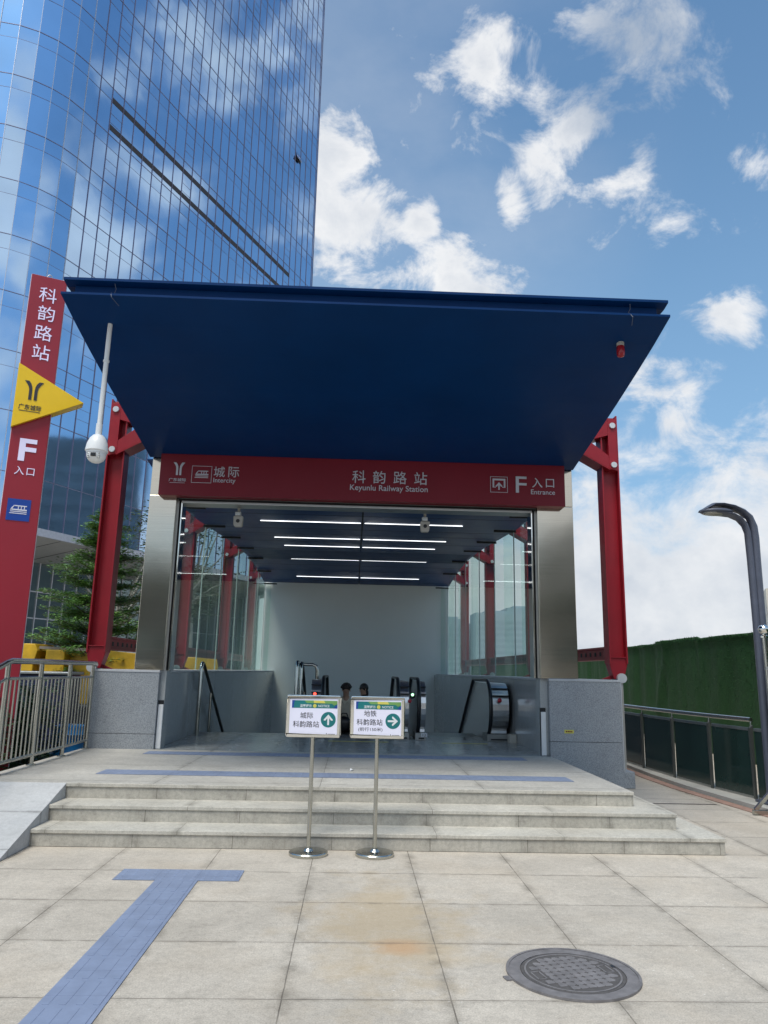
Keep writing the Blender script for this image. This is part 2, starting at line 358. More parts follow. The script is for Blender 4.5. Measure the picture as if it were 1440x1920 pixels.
def tower_glass(name, tint, rough, mtl=1.0):
    m, nt, bs = nodes_of(name)
    f = noise_fac(nt, .12, 4, .6)
    nt.links.new(mixc(nt, 1.0, tint, ramp(nt, f, [(.3, .9), (.7, 1.06)]), 'MULTIPLY'), bs.inputs['Base Color'])
    bs.inputs['Metallic'].default_value = mtl; bs.inputs['Roughness'].default_value = rough
    bump(nt, bs, noise_fac(nt, .55, 2, .4), .05, .05)
    return m
M['tower'] = tower_glass('blue_mirror_glass', (.45, .62, .83), .05)
M['tower_spandrel'] = tower_glass('blue_mirror_spandrel', (.43, .60, .81), .05)
M['podium'] = tower_glass('podium_glass', (.16, .21, .22), .04, .7)
M['mullion'] = paint('mauve_mullion', (.20, .19, .28), .4, .5, .1); M['mullion_pale'] = paint('pale_mullion', (.5, .5, .54), .35, .7, .1)

# ------------------------------------------------------------------ mesh helpers
class MB:
    def __init__(s): s.v = []; s.f = []
    def add(s, vs, fs):
        b = len(s.v); s.v += [Vector(p) for p in vs]; s.f += [tuple(i + b for i in f) for f in fs]; return s
    def box(s, x0, x1, y0, y1, z0, z1):
        return s.add([(x, y, z) for z in (z0, z1) for y in (y0, y1) for x in (x0, x1)],
                     [(0, 2, 3, 1), (4, 5, 7, 6), (0, 1, 5, 4), (2, 6, 7, 3), (0, 4, 6, 2), (1, 3, 7, 5)])
    def obox(s, c, ax, ay, az, hx, hy, hz):
        c = Vector(c); ax, ay, az = (Vector(a).normalized() for a in (ax, ay, az))
        return s.add([c + ax * (hx * i) + ay * (hy * j) + az * (hz * k) for k in (-1, 1) for j in (-1, 1) for i in (-1, 1)],
                     [(0, 2, 3, 1), (4, 5, 7, 6), (0, 1, 5, 4), (2, 6, 7, 3), (0, 4, 6, 2), (1, 3, 7, 5)])
    def beam(s, a, b, w, h, up=(0, 0, 1)):
        a, b = Vector(a), Vector(b); d = (b - a).normalized(); u = Vector(up)
        if abs(d.dot(u)) > .98: u = Vector((1, 0, 0))
        sd_ = d.cross(u).normalized(); u = sd_.cross(d)
        return s.obox((a + b) / 2, d, sd_, u, (b - a).length / 2, w / 2, h / 2)
    def prism(s, poly, ext):
        n = len(poly); ext = Vector(ext); A = [Vector(p) for p in poly]
        return s.add(A + [p + ext for p in A], [tuple(range(n))[::-1], tuple(range(n, 2 * n))] + [(i, (i + 1) % n, n + (i + 1) % n, n + i) for i in range(n)])
    def tube(s, pts, r, n=10, cap=True):
        pts = [Vector(p) for p in pts]; rs = r if isinstance(r, (list, tuple)) else [r] * len(pts)
        b = len(s.v); prev = None
        for i, p in enumerate(pts):
            d = ((pts[min(i + 1, len(pts) - 1)] - p).normalized() + (p - pts[max(i - 1, 0)]).normalized())
            d = d.normalized() if d.length > 1e-6 else Vector((0, 0, 1))
            if prev is None:
                u = Vector((0, 0, 1)) if abs(d.z) < .9 else Vector((1, 0, 0))
                a = d.cross(u).normalized()
            else: a = (prev - d * prev.dot(d)).normalized()
            prev = a; c = d.cross(a)
            for k in range(n):
                t = 2 * PI * k / n; s.v.append(p + (a * math.cos(t) + c * math.sin(t)) * rs[i])
        for i in range(len(pts) - 1):
            for k in range(n):
                q = b + i * n; s.f.append((q + k, q + (k + 1) % n, q + n + (k + 1) % n, q + n + k))
        if cap:
            s.f.append(tuple(b + k for k in range(n))[::-1]); e = b + (len(pts) - 1) * n; s.f.append(tuple(e + k for k in range(n)))
        return s
    def cyl(s, a, b, r, n=24, r1=None): return s.tube([a, b], [r, r if r1 is None else r1], n)
    def lathe(s, prof, c, n=28, axis='z'):
        c = Vector(c); b = len(s.v)
        for (r, h) in prof:
            for k in range(n):
                t = 2 * PI * k / n; x, y = r * math.cos(t), r * math.sin(t)
                s.v.append(c + (Vector((x, y, h)) if axis == 'z' else Vector((x, h, y)) if axis == 'y' else Vector((h, x, y))))
        for i in range(len(prof) - 1):
            for k in range(n): q = b + i * n; s.f.append((q + k, q + (k + 1) % n, q + n + (k + 1) % n, q + n + k))
        s.f.append(tuple(b + k for k in range(n))[::-1]); e = b + (len(prof) - 1) * n; s.f.append(tuple(e + k for k in range(n)))
        return s
    def ball(s, c, r, sc=(1, 1, 1), n=14):
        prof = []
        b = len(s.v); c = Vector(c)
        for i in range(n + 1):
            a = -PI / 2 + PI * i / n
            for k in range(n * 2):
                t = PI * k / n
                s.v.append(c + Vector((r * math.cos(a) * math.cos(t) * sc[0], r * math.cos(a) * math.sin(t) * sc[1], r * math.sin(a) * sc[2])))
        for i in range(n):
            for k in range(n * 2): q = b + i * 2 * n; s.f.append((q + k, q + (k + 1) % (2 * n), q + 2 * n + (k + 1) % (2 * n), q + 2 * n + k))
        return s
    def sheet(s, rows):
        b = len(s.v); n = len(rows[0])
        for r in rows: s.v += [Vector(p) for p in r]
        for i in range(len(rows) - 1):
            for k in range(n - 1): q = b + i * n + k; s.f.append((q, q + 1, q + n + 1, q + n))
        return s
LOC = {}
def build(name, mb, mat, parent=None, bev=0., smooth=None, solid=0.):
    off = LOC.get(parent, Vector((0, 0, 0))) if parent is not None else Vector((0, 0, 0))
    me = bpy.data.meshes.new(name); me.from_pydata([tuple(p - off) for p in mb.v], [], mb.f)
    bm = bmesh.new(); bm.from_mesh(me)
    bmesh.ops.remove_doubles(bm, verts=bm.verts, dist=1e-6)
    if smooth is None or smooth: bmesh.ops.recalc_face_normals(bm, faces=bm.faces)
    bm.to_mesh(me); bm.free()
    if smooth:
        me.shade_smooth(); me.set_sharp_from_angle(angle=math.radians(smooth))
    o = bpy.data.objects.new(name, me); COL.objects.link(o); me.materials.append(mat)
    if solid:
        md = o.modifiers.new('Solidify', 'SOLIDIFY'); md.thickness = solid; md.offset = 0
    if bev:
        md = o.modifiers.new('Bevel', 'BEVEL'); md.width = bev; md.segments = 2; md.limit_method = 'ANGLE'; md.angle_limit = math.radians(40)
    if parent is not None:
        o.parent = parent; LOC[o] = off
    else: LOC[o] = Vector((0, 0, 0))
    return o
def thing(name, label, cat, loc=(0, 0, 0), group=None):
    o = bpy.data.objects.new(name, None); COL.objects.link(o); o.location = loc; o.empty_display_size = .2
    o['label'] = label; o['category'] = cat
    if group: o['group'] = group
    LOC[o] = Vector(loc); return o
def tag(o, label, cat, group=None, kind=None):
    o['label'] = label; o['category'] = cat
    if group: o['group'] = group
    if kind: o['kind'] = kind
    return o
def struct(name, mb, mat, label=None, cat=None, **k):
    o = build(name, mb, mat, None, **k); o['kind'] = 'structure'
    o['label'] = label or name.replace('_', ' '); o['category'] = cat or name.replace('_', ' ')
    return o
def copy_tree(o, parent=None):
    c = o.copy(); COL.objects.link(c)
    if parent is not None: c.parent = parent
    for ch in list(o.children): copy_tree(ch, c)
    return c
# lettering: glyph outlines come from Blender's built-in font
_G = {}
def glyphs(txt, bold=0.0):
    if (txt, bold) not in _G:
        cu = bpy.data.curves.new('lettering', 'FONT'); cu.body = txt; cu.align_x = 'CENTER'; cu.align_y = 'CENTER'
        cu.offset = bold; cu.resolution_u = 4
        ob = bpy.data.objects.new('lettering', cu); COL.objects.link(ob)
        dg = bpy.context.evaluated_depsgraph_get(); dg.update()
        me = bpy.data.meshes.new_from_object(ob.evaluated_get(dg))
        vs = [v.co.copy() for v in me.vertices]; fs = [tuple(p.vertices) for p in me.polygons]
        bpy.data.objects.remove(ob); bpy.data.curves.remove(cu); bpy.data.meshes.remove(me)
        xs = [v.x for v in vs]; ys = [v.y for v in vs]
        cx, cy = (min(xs) + max(xs)) / 2, (min(ys) + max(ys)) / 2
        _G[(txt, bold)] = ([Vector((v.x - cx, v.y - cy, 0)) for v in vs], fs, max(xs) - min(xs), max(ys) - min(ys))
    return _G[(txt, bold)]
def lettering(mb, txt, c, ux, uz, width=None, height=None, thick=.006, bold=0.0):
    vs, fs, w, h = glyphs(txt, bold)
    sx = width / w if width else height / h; sy = height / h if height else sx
    ux, uz = Vector(ux).normalized(), Vector(uz).normalized(); n = ux.cross(uz); c = Vector(c)
    front = [c + ux * (v.x * sx) + uz * (v.y * sy) + n * thick for v in vs]; back = [p - n * thick for p in front]
    nv = len(vs); cnt = {}
    for f in fs:
        for a, b in zip(f, f[1:] + f[:1]): cnt[(a, b)] = 1
    side = [(a, b, b + nv, a + nv) for (a, b) in cnt if (b, a) not in cnt]
    side = [(b, a, a + nv, b + nv) for (a, b, _, _) in side]
    mb.add(front + back, list(fs) + side); return mb
X, Z = Vector((1, 0, 0)), Vector((0, 0, 1))
class Face:
    """drawing helper for a flat sign face: u to the right, z up, proud = distance off the face"""
    def __init__(s, o, u): s.o = Vector(o); s.u = Vector(u).normalized(); s.n = s.u.cross(Z)
    def p(s, u, z, d=0.): return s.o + s.u * u + Z * z + s.n * d
    def rect(s, mb, u0, u1, z0, z1, d0, d1): return s.poly(mb, [(u0, z0), (u1, z0), (u1, z1), (u0, z1)], d0, d1)
    def poly(s, mb, pts, d0, d1): return mb.prism([s.p(u, z, d0) for u, z in pts], s.n * (d1 - d0))
    def disc(s, mb, u, z, r, d0, d1, n=36): return s.poly(mb, [(u + r * math.cos(2 * PI * k / n), z + r * math.sin(2 * PI * k / n)) for k in range(n)], d0, d1)
    def ring(s, mb, u0, u1, z0, z1, t, d0, d1):
        s.rect(mb, u0, u1, z1 - t, z1, d0, d1); s.rect(mb, u0, u1, z0, z0 + t, d0, d1)
        s.rect(mb, u0, u0 + t, z0 + t, z1 - t, d0, d1); return s.rect(mb, u1 - t, u1, z0 + t, z1 - t, d0, d1)
    def text(s, mb, txt, u, z, d, **k): return lettering(mb, txt, s.p(u, z, d), s.u, Z, **k)
    def emblem(s, mb, u, z, h, d0, d1):
        # two strokes that rise side by side and flare outwards at the top
        for sg in (-1, 1):
            a = [(.055, -.5), (.055, .0), (.075, .2), (.13, .36), (.24, .5)]; b = [(.20, -.5), (.20, .02), (.225, .16), (.29, .29), (.46, .44)]
            b[-1] = (.44, .5)
            pts = [(u + sg * x * h, z + y * h) for x, y in a]; qts = [(u + sg * x * h, z + y * h) for x, y in b]
            for i in range(4): s.poly(mb, [pts[i], qts[i], qts[i + 1], pts[i + 1]] if sg > 0 else [qts[i], pts[i], pts[i + 1], qts[i + 1]], d0, d1)
        return mb
    def train(s, mb, u, z, w, d0, d1):
        h = w * .5; t = w * .045
        P = lambda x, y: (u + (x - .5) * w, z + (y - .5) * h * 1.25)
        s.poly(mb, [P(.10, .42), P(.02, .42), P(.10, .66), P(.22, .90), P(.27, .90), P(.20, .72)], d0, d1)
        s.poly(mb, [P(.22, .82), P(.95, .82), P(.95, .92), P(.24, .92)], d0, d1)
        for x in (.45, .62, .79): s.poly(mb, [P(x, .52), P(x + .05, .52), P(x + .05, .83), P(x, .83)], d0, d1)
        s.poly(mb, [P(.02, .40), P(.97, .40), P(.97, .54), P(.06, .54)], d0, d1)
        s.poly(mb, [P(.04, .24), P(.97, .24), P(.97, .32), P(.05, .32)], d0, d1)
        s.poly(mb, [P(.0, .06), P(.97, .06), P(.97, .14), P(.0, .14)], d0, d1)
        return mb
    def arrow(s, mb, u, z, r, ang, d0, d1):
        c_, s_ = math.cos(ang), math.sin(ang)
        def P(x, y): return (u + (x * c_ - y * s_) * r, z + (x * s_ + y * c_) * r)
        for poly in ([(-.72, -.13), (.50, -.13), (.50, .13), (-.72, .13)], [(.70, 0), (.02, .62), (-.12, .62), (-.12, .40), (.34, 0)], [(.70, 0), (.34, 0), (-.12, -.40), (-.12, -.62), (.02, -.62)]):
            s.poly(mb, [P(*q) for q in poly], d0, d1)
            d0 += .0006; d1 += .0006
        return mb

# ================================================================== ground and paving
LZ = .435
g = MB()
hx, hy0, hy1 = 2.86, 14.45, 27.05
for (x0, x1, y0, y1) in ((-1500, -hx, -1500, 3000), (hx, 1500, -1500, 3000), (-hx, hx, -1500, hy0), (-hx, hx, hy1, 3000)):
    g.add([(x0, y0, 0), (x1, y0, 0), (x1, y1, 0), (x0, y1, 0)], [(0, 1, 2, 3)])
struct('plaza_ground', g, M['paving'], 'pale granite slab paving of the station forecourt', 'ground')
g = MB().box(-3.87, 2.93, 8.03, 11.28, .004, LZ)
struct('landing', g, M['landing'], 'granite landing at the top of the steps', 'paving', bev=.006)
g = MB().box(-2.86, 2.86, 11.282, hy0, .004, LZ)
struct('hall_floor', g, M['hall'], 'dark polished floor inside the entrance', 'floor')
# ramp left of the steps
g = MB().add([(-3.87, 6.62, .004), (-2.872, 6.62, .004), (-2.872, 8.028, LZ - .002), (-3.87, 8.028, LZ - .002), (-3.87, 8.028, .004), (-2.872, 8.028, .004)],
             [(0, 1, 2, 3), (1, 5, 2), (0, 3, 4), (3, 2, 5, 4), (0, 4, 5, 1)])
struct('ramp', g, M['ramp'], 'granite ramp beside the steps, sky light tinted into its colour', 'ramp')
# steps
st = thing('entrance_steps', 'wide flight of grey granite steps in front of the station entrance', 'steps', (.3, 7.6, 0))
for (x1, y, z0, z1, yb) in ((3.50, 7.24, .004, .148, 7.63), (3.21, 7.62, .146, .292, 8.02)):
    s_ = build('step', MB().box(-2.87, x1 - .012, y + .012, 11.28, z0, z1 - .034), M['step'], st)
    build('tread', MB().box(-2.87, x1, y, 11.28, z1 - .034, z1), M['tread'], s_, bev=.004)
s_ = build('step', MB().box(-2.868, 2.925, 8.018, 8.029, .293, LZ - .036), M['step'], st)
build('tread', MB().box(-2.868, 2.93, 8.005, 8.0285, LZ - .034, LZ - .001), M['tread'], s_, bev=.003)
# tactile paving with raised bars
def tactile(name, x0, x1, y0, y1, z, along, label):
    t = MB().box(x0, x1, y0, y1, z + .002, z + .006)
    if along == 'x':
        n = int((x1 - x0) / .075)
        for i in range(n):
            for j in range(5):
                yy = y0 + (y1 - y0) * (j + .5) / 5; xx = x0 + (x1 - x0) * (i + .5) / n
                t.lathe([(.018, z + .006), (.011, z + .0085)], (xx, yy, 0), 8)
    else:
        n = max(1, round((y1 - y0) / .312))
        for i in range(n):
            for j in range(4):
                xx = x0 + (x1 - x0) * (j + .5) / 4
                t.box(xx - .016, xx + .016, y0 + .312 * i + .02, min(y0 + .312 * (i + 1) - .02, y1), z + .006, z + .0075)
    return struct(name, t, M['tactile'], label, 'tactile paving')
tactile('tactile_paving', -2.80, 2.50, 8.67, 9.03, LZ, 'x', 'blue tactile strip across the front of the landing')
tactile('tactile_paving', -2.84, 2.43, 10.66, 11.0, LZ, 'x', 'blue tactile strip at the entrance threshold')
tactile('tactile_paving', -1.80, -.84, 6.20, 6.51, 0, 'x', 'short blue tactile crossbar below the steps')
tactile('tactile_paving', -1.475, -1.15, 1.2, 6.198, 0, 'y', 'blue tactile guide path leading to the steps')
# planting bed left of the landing; drain kerb and red pavers on the right
struct('planting_bed', MB().box(-9, -3.90, 8.5, 30, .003, .06), M['soil'], 'dark planting bed behind the handrail', 'planting bed')
kb = [(5.24, 8.6), (5.12, 9.4), (5.02, 10.4), (4.93, 11.4), (4.91, 12.5), (4.97, 14.1), (5.05, 18), (5.1, 30)]
k = MB()
for (a, b) in zip(kb, kb[1:]):
    k.prism([(a[0], a[1], .004), (b[0], b[1], .004), (b[0] + .6, b[1], .004), (a[0] + .6, a[1], .004)], (0, 0, .05))
struct('railing_kerb', k, M['concrete'], 'low concrete kerb under the glass railing', 'kerb')
k = MB()
for (a, b) in zip(kb, kb[1:]):
    k.prism([(a[0] - .19, a[1], .003), (b[0] - .19, b[1], .003), (b[0] - .03, b[1], .003), (a[0] - .03, a[1], .003)], (0, 0, .006))
struct('paver_band', k, M['tile_red'], 'band of reddish pavers along the railing', 'paving')
k = MB().box(4.15, 5.0, 9.62, 9.65, .002, .008)
struct('floor_joint', MB().box(3.55, 4.75, 10.02, 10.05, .002, .006), M['iron_dark'], 'narrow dark drain slot in the paving', 'drain')

# ================================================================== station pavilion
PV = thing('station_entrance', 'glass and steel station entrance pavilion under a big navy blue canopy roof', 'building', (0, 18, 0))
XL, XR = -3.27, 3.38
SOF = [(7.43, 5.50), (7.9, 5.385), (8.4, 5.28), (9.2, 5.13), (10.3, 4.945), (11.25, 4.79), (12.2, 4.67), (13.2, 4.605), (14.2, 4.585), (15.4, 4.62), (17, 4.72), (18.5, 4.82),
       (20.4, 4.925), (22.5, 4.97), (24.5, 4.90), (26, 4.77), (27.4, 4.62)]
def sof(y):
    for (a, b) in zip(SOF, SOF[1:]):
        if a[0] <= y <= b[0]: return a[1] + (b[1] - a[1]) * (y - a[0]) / (b[0] - a[0])
    return SOF[-1][1]
rf = MB()
fine = []
for (a, b) in zip(SOF[:6], SOF[1:6]):
    fine += [(a[0] + (b[0] - a[0]) * i / 3, a[1] + (b[1] - a[1]) * i / 3) for i in range(3)]
fine.append((11.25, 4.79))
prof = [(y, z) for y, z in fine] + [(11.25, 4.83), (7.43, 5.525)]
rf.prism([(XL, y, z) for y, z in prof], (XR - XL, 0, 0))
roof = build('canopy_soffit', rf, M['navy'], PV)
# body of the roof above the soffit (set back), top flange and web of the edge channel
wb = MB().prism([(XL + .10, 7.55, 5.50), (XL + .10, 11.25, 4.832), (XL + .10, 27.5, 4.99), (XL + .10, 27.5, 5.66), (XL + .10, 7.55, 5.66)], (XR - XL - .20, 0, 0))
build('edge_channel', wb, M['navy'], roof)
tf = MB().box(XL - .0, XR, 7.46, 27.7, 5.685, 5.715).prism([(XL, 7.46, 5.684), (XL, 7.58, 5.66), (XL, 27.7, 5.66), (XL, 27.7, 5.684)], (XR - XL, 0, 0))
build('top_flange', tf, M['navy'], roof)
# wires left on the fascia
for x in (-2.72, 2.95):
    wr = MB().tube([(x, 7.47, 5.66), (x + .01, 7.50, 5.61), (x - .015, 7.52, 5.56), (x - .02, 7.44, 5.53), (x, 7.41, 5.47), (x + .04, 7.55, 5.44)], .0035, 6)
    build('loose_wire', wr, M['lamp'], roof)
# interior ceiling with panel joints
ce = MB()
ys = [11.34] + [y for y, z in SOF if y > 11.4] ; ys = sorted(set(ys + [11.34 + .5 * i for i in range(32)]))
ys = [y for y in ys if y <= 27.2]
ce.sheet([[(-3.34, y, sof(y)) for y in ys], [(.07, y, sof(y)) for y in ys]])
ce.sheet([[(.10, y, sof(y)) for y in ys], [(3.36, y, sof(y)) for y in ys]])
ceil = build('ceiling', ce, M['navy_ceiling'], PV, smooth=60, solid=.02)
jn = MB()
jn.sheet([[(.065, y, sof(y) + .012) for y in ys], [(.105, y, sof(y) + .012) for y in ys]])
for y in (13.2, 14.3, 16.2, 17.2, 18.9, 20.7, 21.8, 23.8, 24.8, 26.4):
    jn.box(-3.30, 3.30, y - .006, y + .006, sof(y) - .0125, sof(y) - .008)
build('ceiling_joint', jn, M['navy_dark'], ceil)
for (y, x0, x1) in ((15.08, -2.02, 2.17), (18.02, -2.05, 2.18), (19.86, -1.98, 2.10), (22.75, -2.04, 2.14), (25.75, -2.09, 2.17)):
    z = sof(y)
    for (a, b) in ((x0, .05), (.13, x1)):
        build('light_strip', MB().box(a, b, y - .005, y + .005, z - .024, z - .0102), M['led'], PV)
build('back_wall', MB().box(-3.3, 3.36, 27.0, 27.2, -7, 4.95), M['wall_white'], PV)
# side walls (granite), piers with caps, plinths
for sg, x0, x1, nm in ((-1, -3.82, -2.86, 'l'), (1, 2.92, 4.0, 'r')):
    xin = -2.86 if sg < 0 else 2.86
    xo = x0 if sg < 0 else x1
    w = MB().box(min(xin, xo), max(xin, xo), 11.62, 27.3, -7, 1.515)
    build('side_wall', w, M['pier_side'], PV)
    p_ = MB().box(x0, x1, 11.28, 11.618, .004, .640).box(x0, x1, 11.28, 11.618, .646, 1.515)
    pier = build('granite_pier', p_, M['pier'], PV, bev=.004)
    build('groove', MB().box(x0 + .01, x1 - .01, 11.30, 11.6, .641, .645), M['iron_dark'], pier)
    build('coping', MB().box(x0 - .006, x1 + .006, 11.272, 27.3, 1.516, 1.55), M['cap'], PV, bev=.004)
    if sg > 0:
        build('plinth', MB().box(2.94, 4.16, 11.284, 12.2, .003, .235), M['pier'], PV, bev=.006)
        build('corner_trim', MB().box(4.0, 4.012, 11.276, 11.29, .24, 1.515), M['cap'], PV)
    # jamb: recessed grey panel with a white guide cover
    if sg < 0: j = MB().box(-2.858, -2.775, 11.36, 11.60, LZ, 1.55)
    else: j = MB().box(2.80, 2.918, 11.36, 11.60, LZ, 1.55)
    jb = build('door_jamb', j, M['pier_side'], PV)
    jx = -2.815 if sg < 0 else 2.838
    build('guide_cover', MB().box(jx - .036, jx + .036, 11.335, 11.359, LZ + .005, 1.06), M['white'], jb, bev=.003)
    build('guide_slot', MB().box(jx - .050, jx - .038, 11.35, 11.359, LZ + .005, 1.12).box(jx - .036, jx + .036, 11.35, 11.359, 1.062, 1.12), M['navy_dark'], jb)
# brushed steel pillars, inner tracks
for (x0, x1, sg) in ((-3.235, -2.82, -1), (2.80, 3.37, 1)):
    pl = build('steel_pillar', MB().box(x0, x1, 11.285, 11.62, 1.551, 4.195).box(x0, x1, 11.285, 11.62, 4.199, 4.83), M['steel'], PV, bev=.006)
    e = -2.82 if sg < 0 else 2.80
    d = -sg
    def bxx(a, b, y0, y1): return MB().box(min(e + d * a, e + d * b), max(e + d * a, e + d * b), y0, y1, 1.551, 4.16)
    build('side_return', bxx(.0005, .03, 11.36, 11.62), M['steel_dull'], pl)
    build('track_gap', bxx(.031, .060, 11.42, 11.62), M['navy_dark'], pl)
    build('track_strip', bxx(.061, .082, 11.36, 11.62), M['chrome'], pl, bev=.003)
hd = MB().box(-2.80, 2.79, 11.34, 11.62, 4.16, 4.60)
build('header_beam', hd, M['steel_dull'], PV)
build('header_trim', MB().box(-2.74, 2.72, 11.30, 11.60, 4.085, 4.125), M['steel_dull'], PV, bev=.006)
build('header_channel', MB().box(-2.80, 2.79, 11.33, 11.58, 4.126, 4.158), M['navy_dark'], PV)
# glass side walls
gl_y = {-1: [11.7, 13.75, 15.9, 18.05, 20.5, 22.65, 24.9, 26.9], 1: [11.7, 13.75, 15.38, 17.6, 19.8, 22.3, 24.6, 26.9]}
for sg in (-1, 1):
    x = sg * 3.3
    for a, b in zip(gl_y[sg], gl_y[sg][1:]):
        zt = min(sof(a), sof(b)) + .05
        gp = build('glass_pane', MB().add([(x, a + .008, 1.556), (x, b - .008, 1.556), (x, b - .008, sof(b) - .012), (x, a + .008, sof(a) - .012)], [(0, 1, 2, 3)] if sg > 0 else [(3, 2, 1, 0)]), M['glass'], PV)
        build('pane_joint', MB().box(x - .012, x + .012, b - .007, b + .007, 1.556, sof(b) - .012), M['glass_edge'], gp)
        build('glass_fin', MB().add([(x - sg * .03, b, 1.556), (x - sg * .22, b, 1.556), (x - sg * .22, b, sof(b) - .02), (x - sg * .03, b, sof(b) - .02)], [(0, 1, 2, 3)]), M['glass'], gp)
        build('pane_clip', MB().box(min(x + sg * .05, x - sg * .42), max(x + sg * .05, x - sg * .42), b - .03, b + .03, sof(b) - .075, sof(b) - .03), M['navy_dark'], gp)
# red steel portal frames outside the glass
def frame_col(xc, yc, dz, sg):
    c = MB(); top = 5.95 + dz; bot = 1.90
    c.box(xc - .135, xc + .135, yc - .009, yc + .009, bot, top)                      # web
    for e in (-1, 1): c.box(xc + e * .135 - .012, xc + e * .135 + .012, yc - .13, yc + .13, 1.80, top)
    c.box(xc - .123, xc + .123, yc - .12, yc + .12, bot - .008, bot + .008)
    fc = build('frame_column', c, M['red_steel'], PV, bev=.002)
    gsv = MB().prism([(xc - .147, yc - .10, 1.80), (xc - .08, yc - .10, 1.56), (xc + .08, yc - .10, 1.56), (xc + .147, yc - .10, 1.80), (xc + .123, yc - .10, 1.89), (xc - .123, yc - .10, 1.89)], (0, .20, 0))
    gsv.prism([(xc - sg * .09, yc - .012, 1.62), (xc - sg * .26, yc - .012, 1.552), (xc - sg * .09, yc - .012, 1.552)], (0, .024, 0))
    build('base_gusset', gsv, M['red_steel'], fc, bev=.004)
    build('pedestal', MB().box(xc - .045, xc + .045, yc - .14, yc + .14, .0, 1.55), M['concrete'], fc)
    b_ = MB().cyl((xc + sg * .03, yc - .16, 1.575), (xc + sg * .03, yc + .16, 1.575), .075, 24)
    build('base_pin', b_, M['pin'], fc, smooth=40)
    # bracket with a triangular opening, its edge flanges and pins
    z0, z1 = 5.07 + dz, 5.76 + dz
    x_ = lambda d: xc + sg * d
    out = [(x_(.115), z0 - .10), (x_(.115), z1 + .10), (x_(.0), z1 + .10), (x_(-.62), 5.62 + dz * .9), (x_(-.62), 5.42 + dz * .9), (x_(.0), z0 - .10)]
    inn = [(x_(-.025), z0 + .16), (x_(-.025), z1 - .17), (x_(-.36), 5.52 + dz * .95)]
    br = MB(); y0 = yc - .155; t = .31
    # plate as three bars around the triangular opening
    br.prism([(x_(.115), y0, z0 - .10), (x_(.115), y0, z1 + .12), (x_(-.025), y0, z1 + .12), (x_(-.025), y0, z0 - .06)], (0, t, 0))
    br.prism([(x_(-.0255), y0 + .002, z0 + .16), (x_(-.0255), y0 + .002, z0 - .06), (x_(-.62), y0 + .002, z0 + .28), (x_(-.62), y0 + .002, z0 + .52), (x_(-.36), y0 + .002, z0 + .42)], (0, t - .004, 0))
    br.prism([(x_(-.0255), y0 + .002, z1 - .17), (x_(-.36), y0 + .002, z0 + .425), (x_(-.62), y0 + .002, z0 + .525), (x_(-.62), y0 + .002, z0 + .60), (x_(-.0255), y0 + .002, z1 + .12)], (0, t - .004, 0))
    bk = build('bracket', br, M['red_steel'], fc, bev=.004)
    build('bracket_flange', MB().prism([(x_(-.02), y0 - .02, z0 - .075), (x_(-.62), y0 - .02, z0 + .268), (x_(-.62), y0 - .02, z0 + .252), (x_(-.02), y0 - .02, z0 - .092)], (0, t + .04, 0)), M['red_steel'], bk)
    for z in (z0, z1):
        build('pin_cap', MB().lathe([(.048, 0), (.052, .012), (.050, .026), (.036, .030)], (x_(.05), y0 - .0305, z), 24, 'y'), M['pin'], bk, smooth=40)
    return fc
for yc, dz in ((12.0, 0.), (17.6, -.30), (23.25, 0.), (28.7, -.05)):
    for sg, xc in ((-1, -4.02), (1, 4.205)): frame_col(xc, yc, dz, sg)
for sg, xc in ((-1, -4.13), (1, 4.2)):
    tb = MB()
    for a, b in ((12.15, 17.45), (17.75, 23.1), (23.4, 28.55)):
        tb.box(xc - .09, xc + .09, a, b, 2.045, 2.075).box(xc - .09, xc + .09, a, b, 1.86, 1.88).box(xc - .012, xc + .012, a, b, 1.88, 2.045)
    tbo = build('tie_beam', tb, M['red_steel'], PV)
    hl = MB()
    for i in range(60):
        y = 12.4 + i * .27
        hl.box(xc - sg * .013 - .003, xc - sg * .013 + .003, y, y + .09, 1.93, 2.0)
    build('slot_hole', hl, M['navy_dark'], tbo)
# underground shaft floor, well below the hall
struct('stairwell_floor', MB().box(-2.86, 2.86, 14.4, 27.0, -7.0, -6.9), M['hall'], 'floor at the foot of the escalators', 'floor')
stf = MB()
for i in range(44):
    y = 14.55 + i * .30; z = LZ - .165 * (i + 1)
    stf.box(-2.86, -.92, y, y + .30, z - .4, z)
tag(build('stairs_down', stf, M['hall']), 'grey stairs going down on the left inside the entrance', 'stairs')

# ================================================================== fascia sign
SG = thing('station_sign', 'long dark red fascia sign with white Chinese lettering above the entrance opening', 'sign', (.07, 11.15, 4.16))
build('sign_panel', MB().box(-3.06, 3.20, 11.10, 11.283, 4.16, 4.813), M['red'], SG, bev=.004)
F = Face((0, 11.10, 0), X)
t = MB()
F.emblem(t, -2.773, 4.575, .20, .001, .010)
build('emblem', t, M['silver_letter'], SG)
t = MB(); F.text(t, '广东城际', -2.785, 4.40, .001, width=.26, height=.052, thick=.006); F.rect(t, -2.90, -2.67, 4.352, 4.357, .001, .006)
build('lettering', t, M['silver_letter'], SG)
t = MB(); F.ring(t, -2.575, -2.27, 4.362, 4.63, .006, .001, .008); F.train(t, -2.42, 4.50, .21, .001, .009)
build('train_pictogram', t, M['silver_letter'], SG)
t = MB(); F.text(t, '城', -2.155, 4.545, .001, height=.165, thick=.01); F.text(t, '际', -1.935, 4.548, .001, height=.165, thick=.01)
build('lettering', t, M['silver_letter'], SG)
t = MB(); F.text(t, 'Intercity', -2.07, 4.402, .001, width=.335, thick=.006, bold=.002)
build('lettering', t, M['silver_letter'], SG)
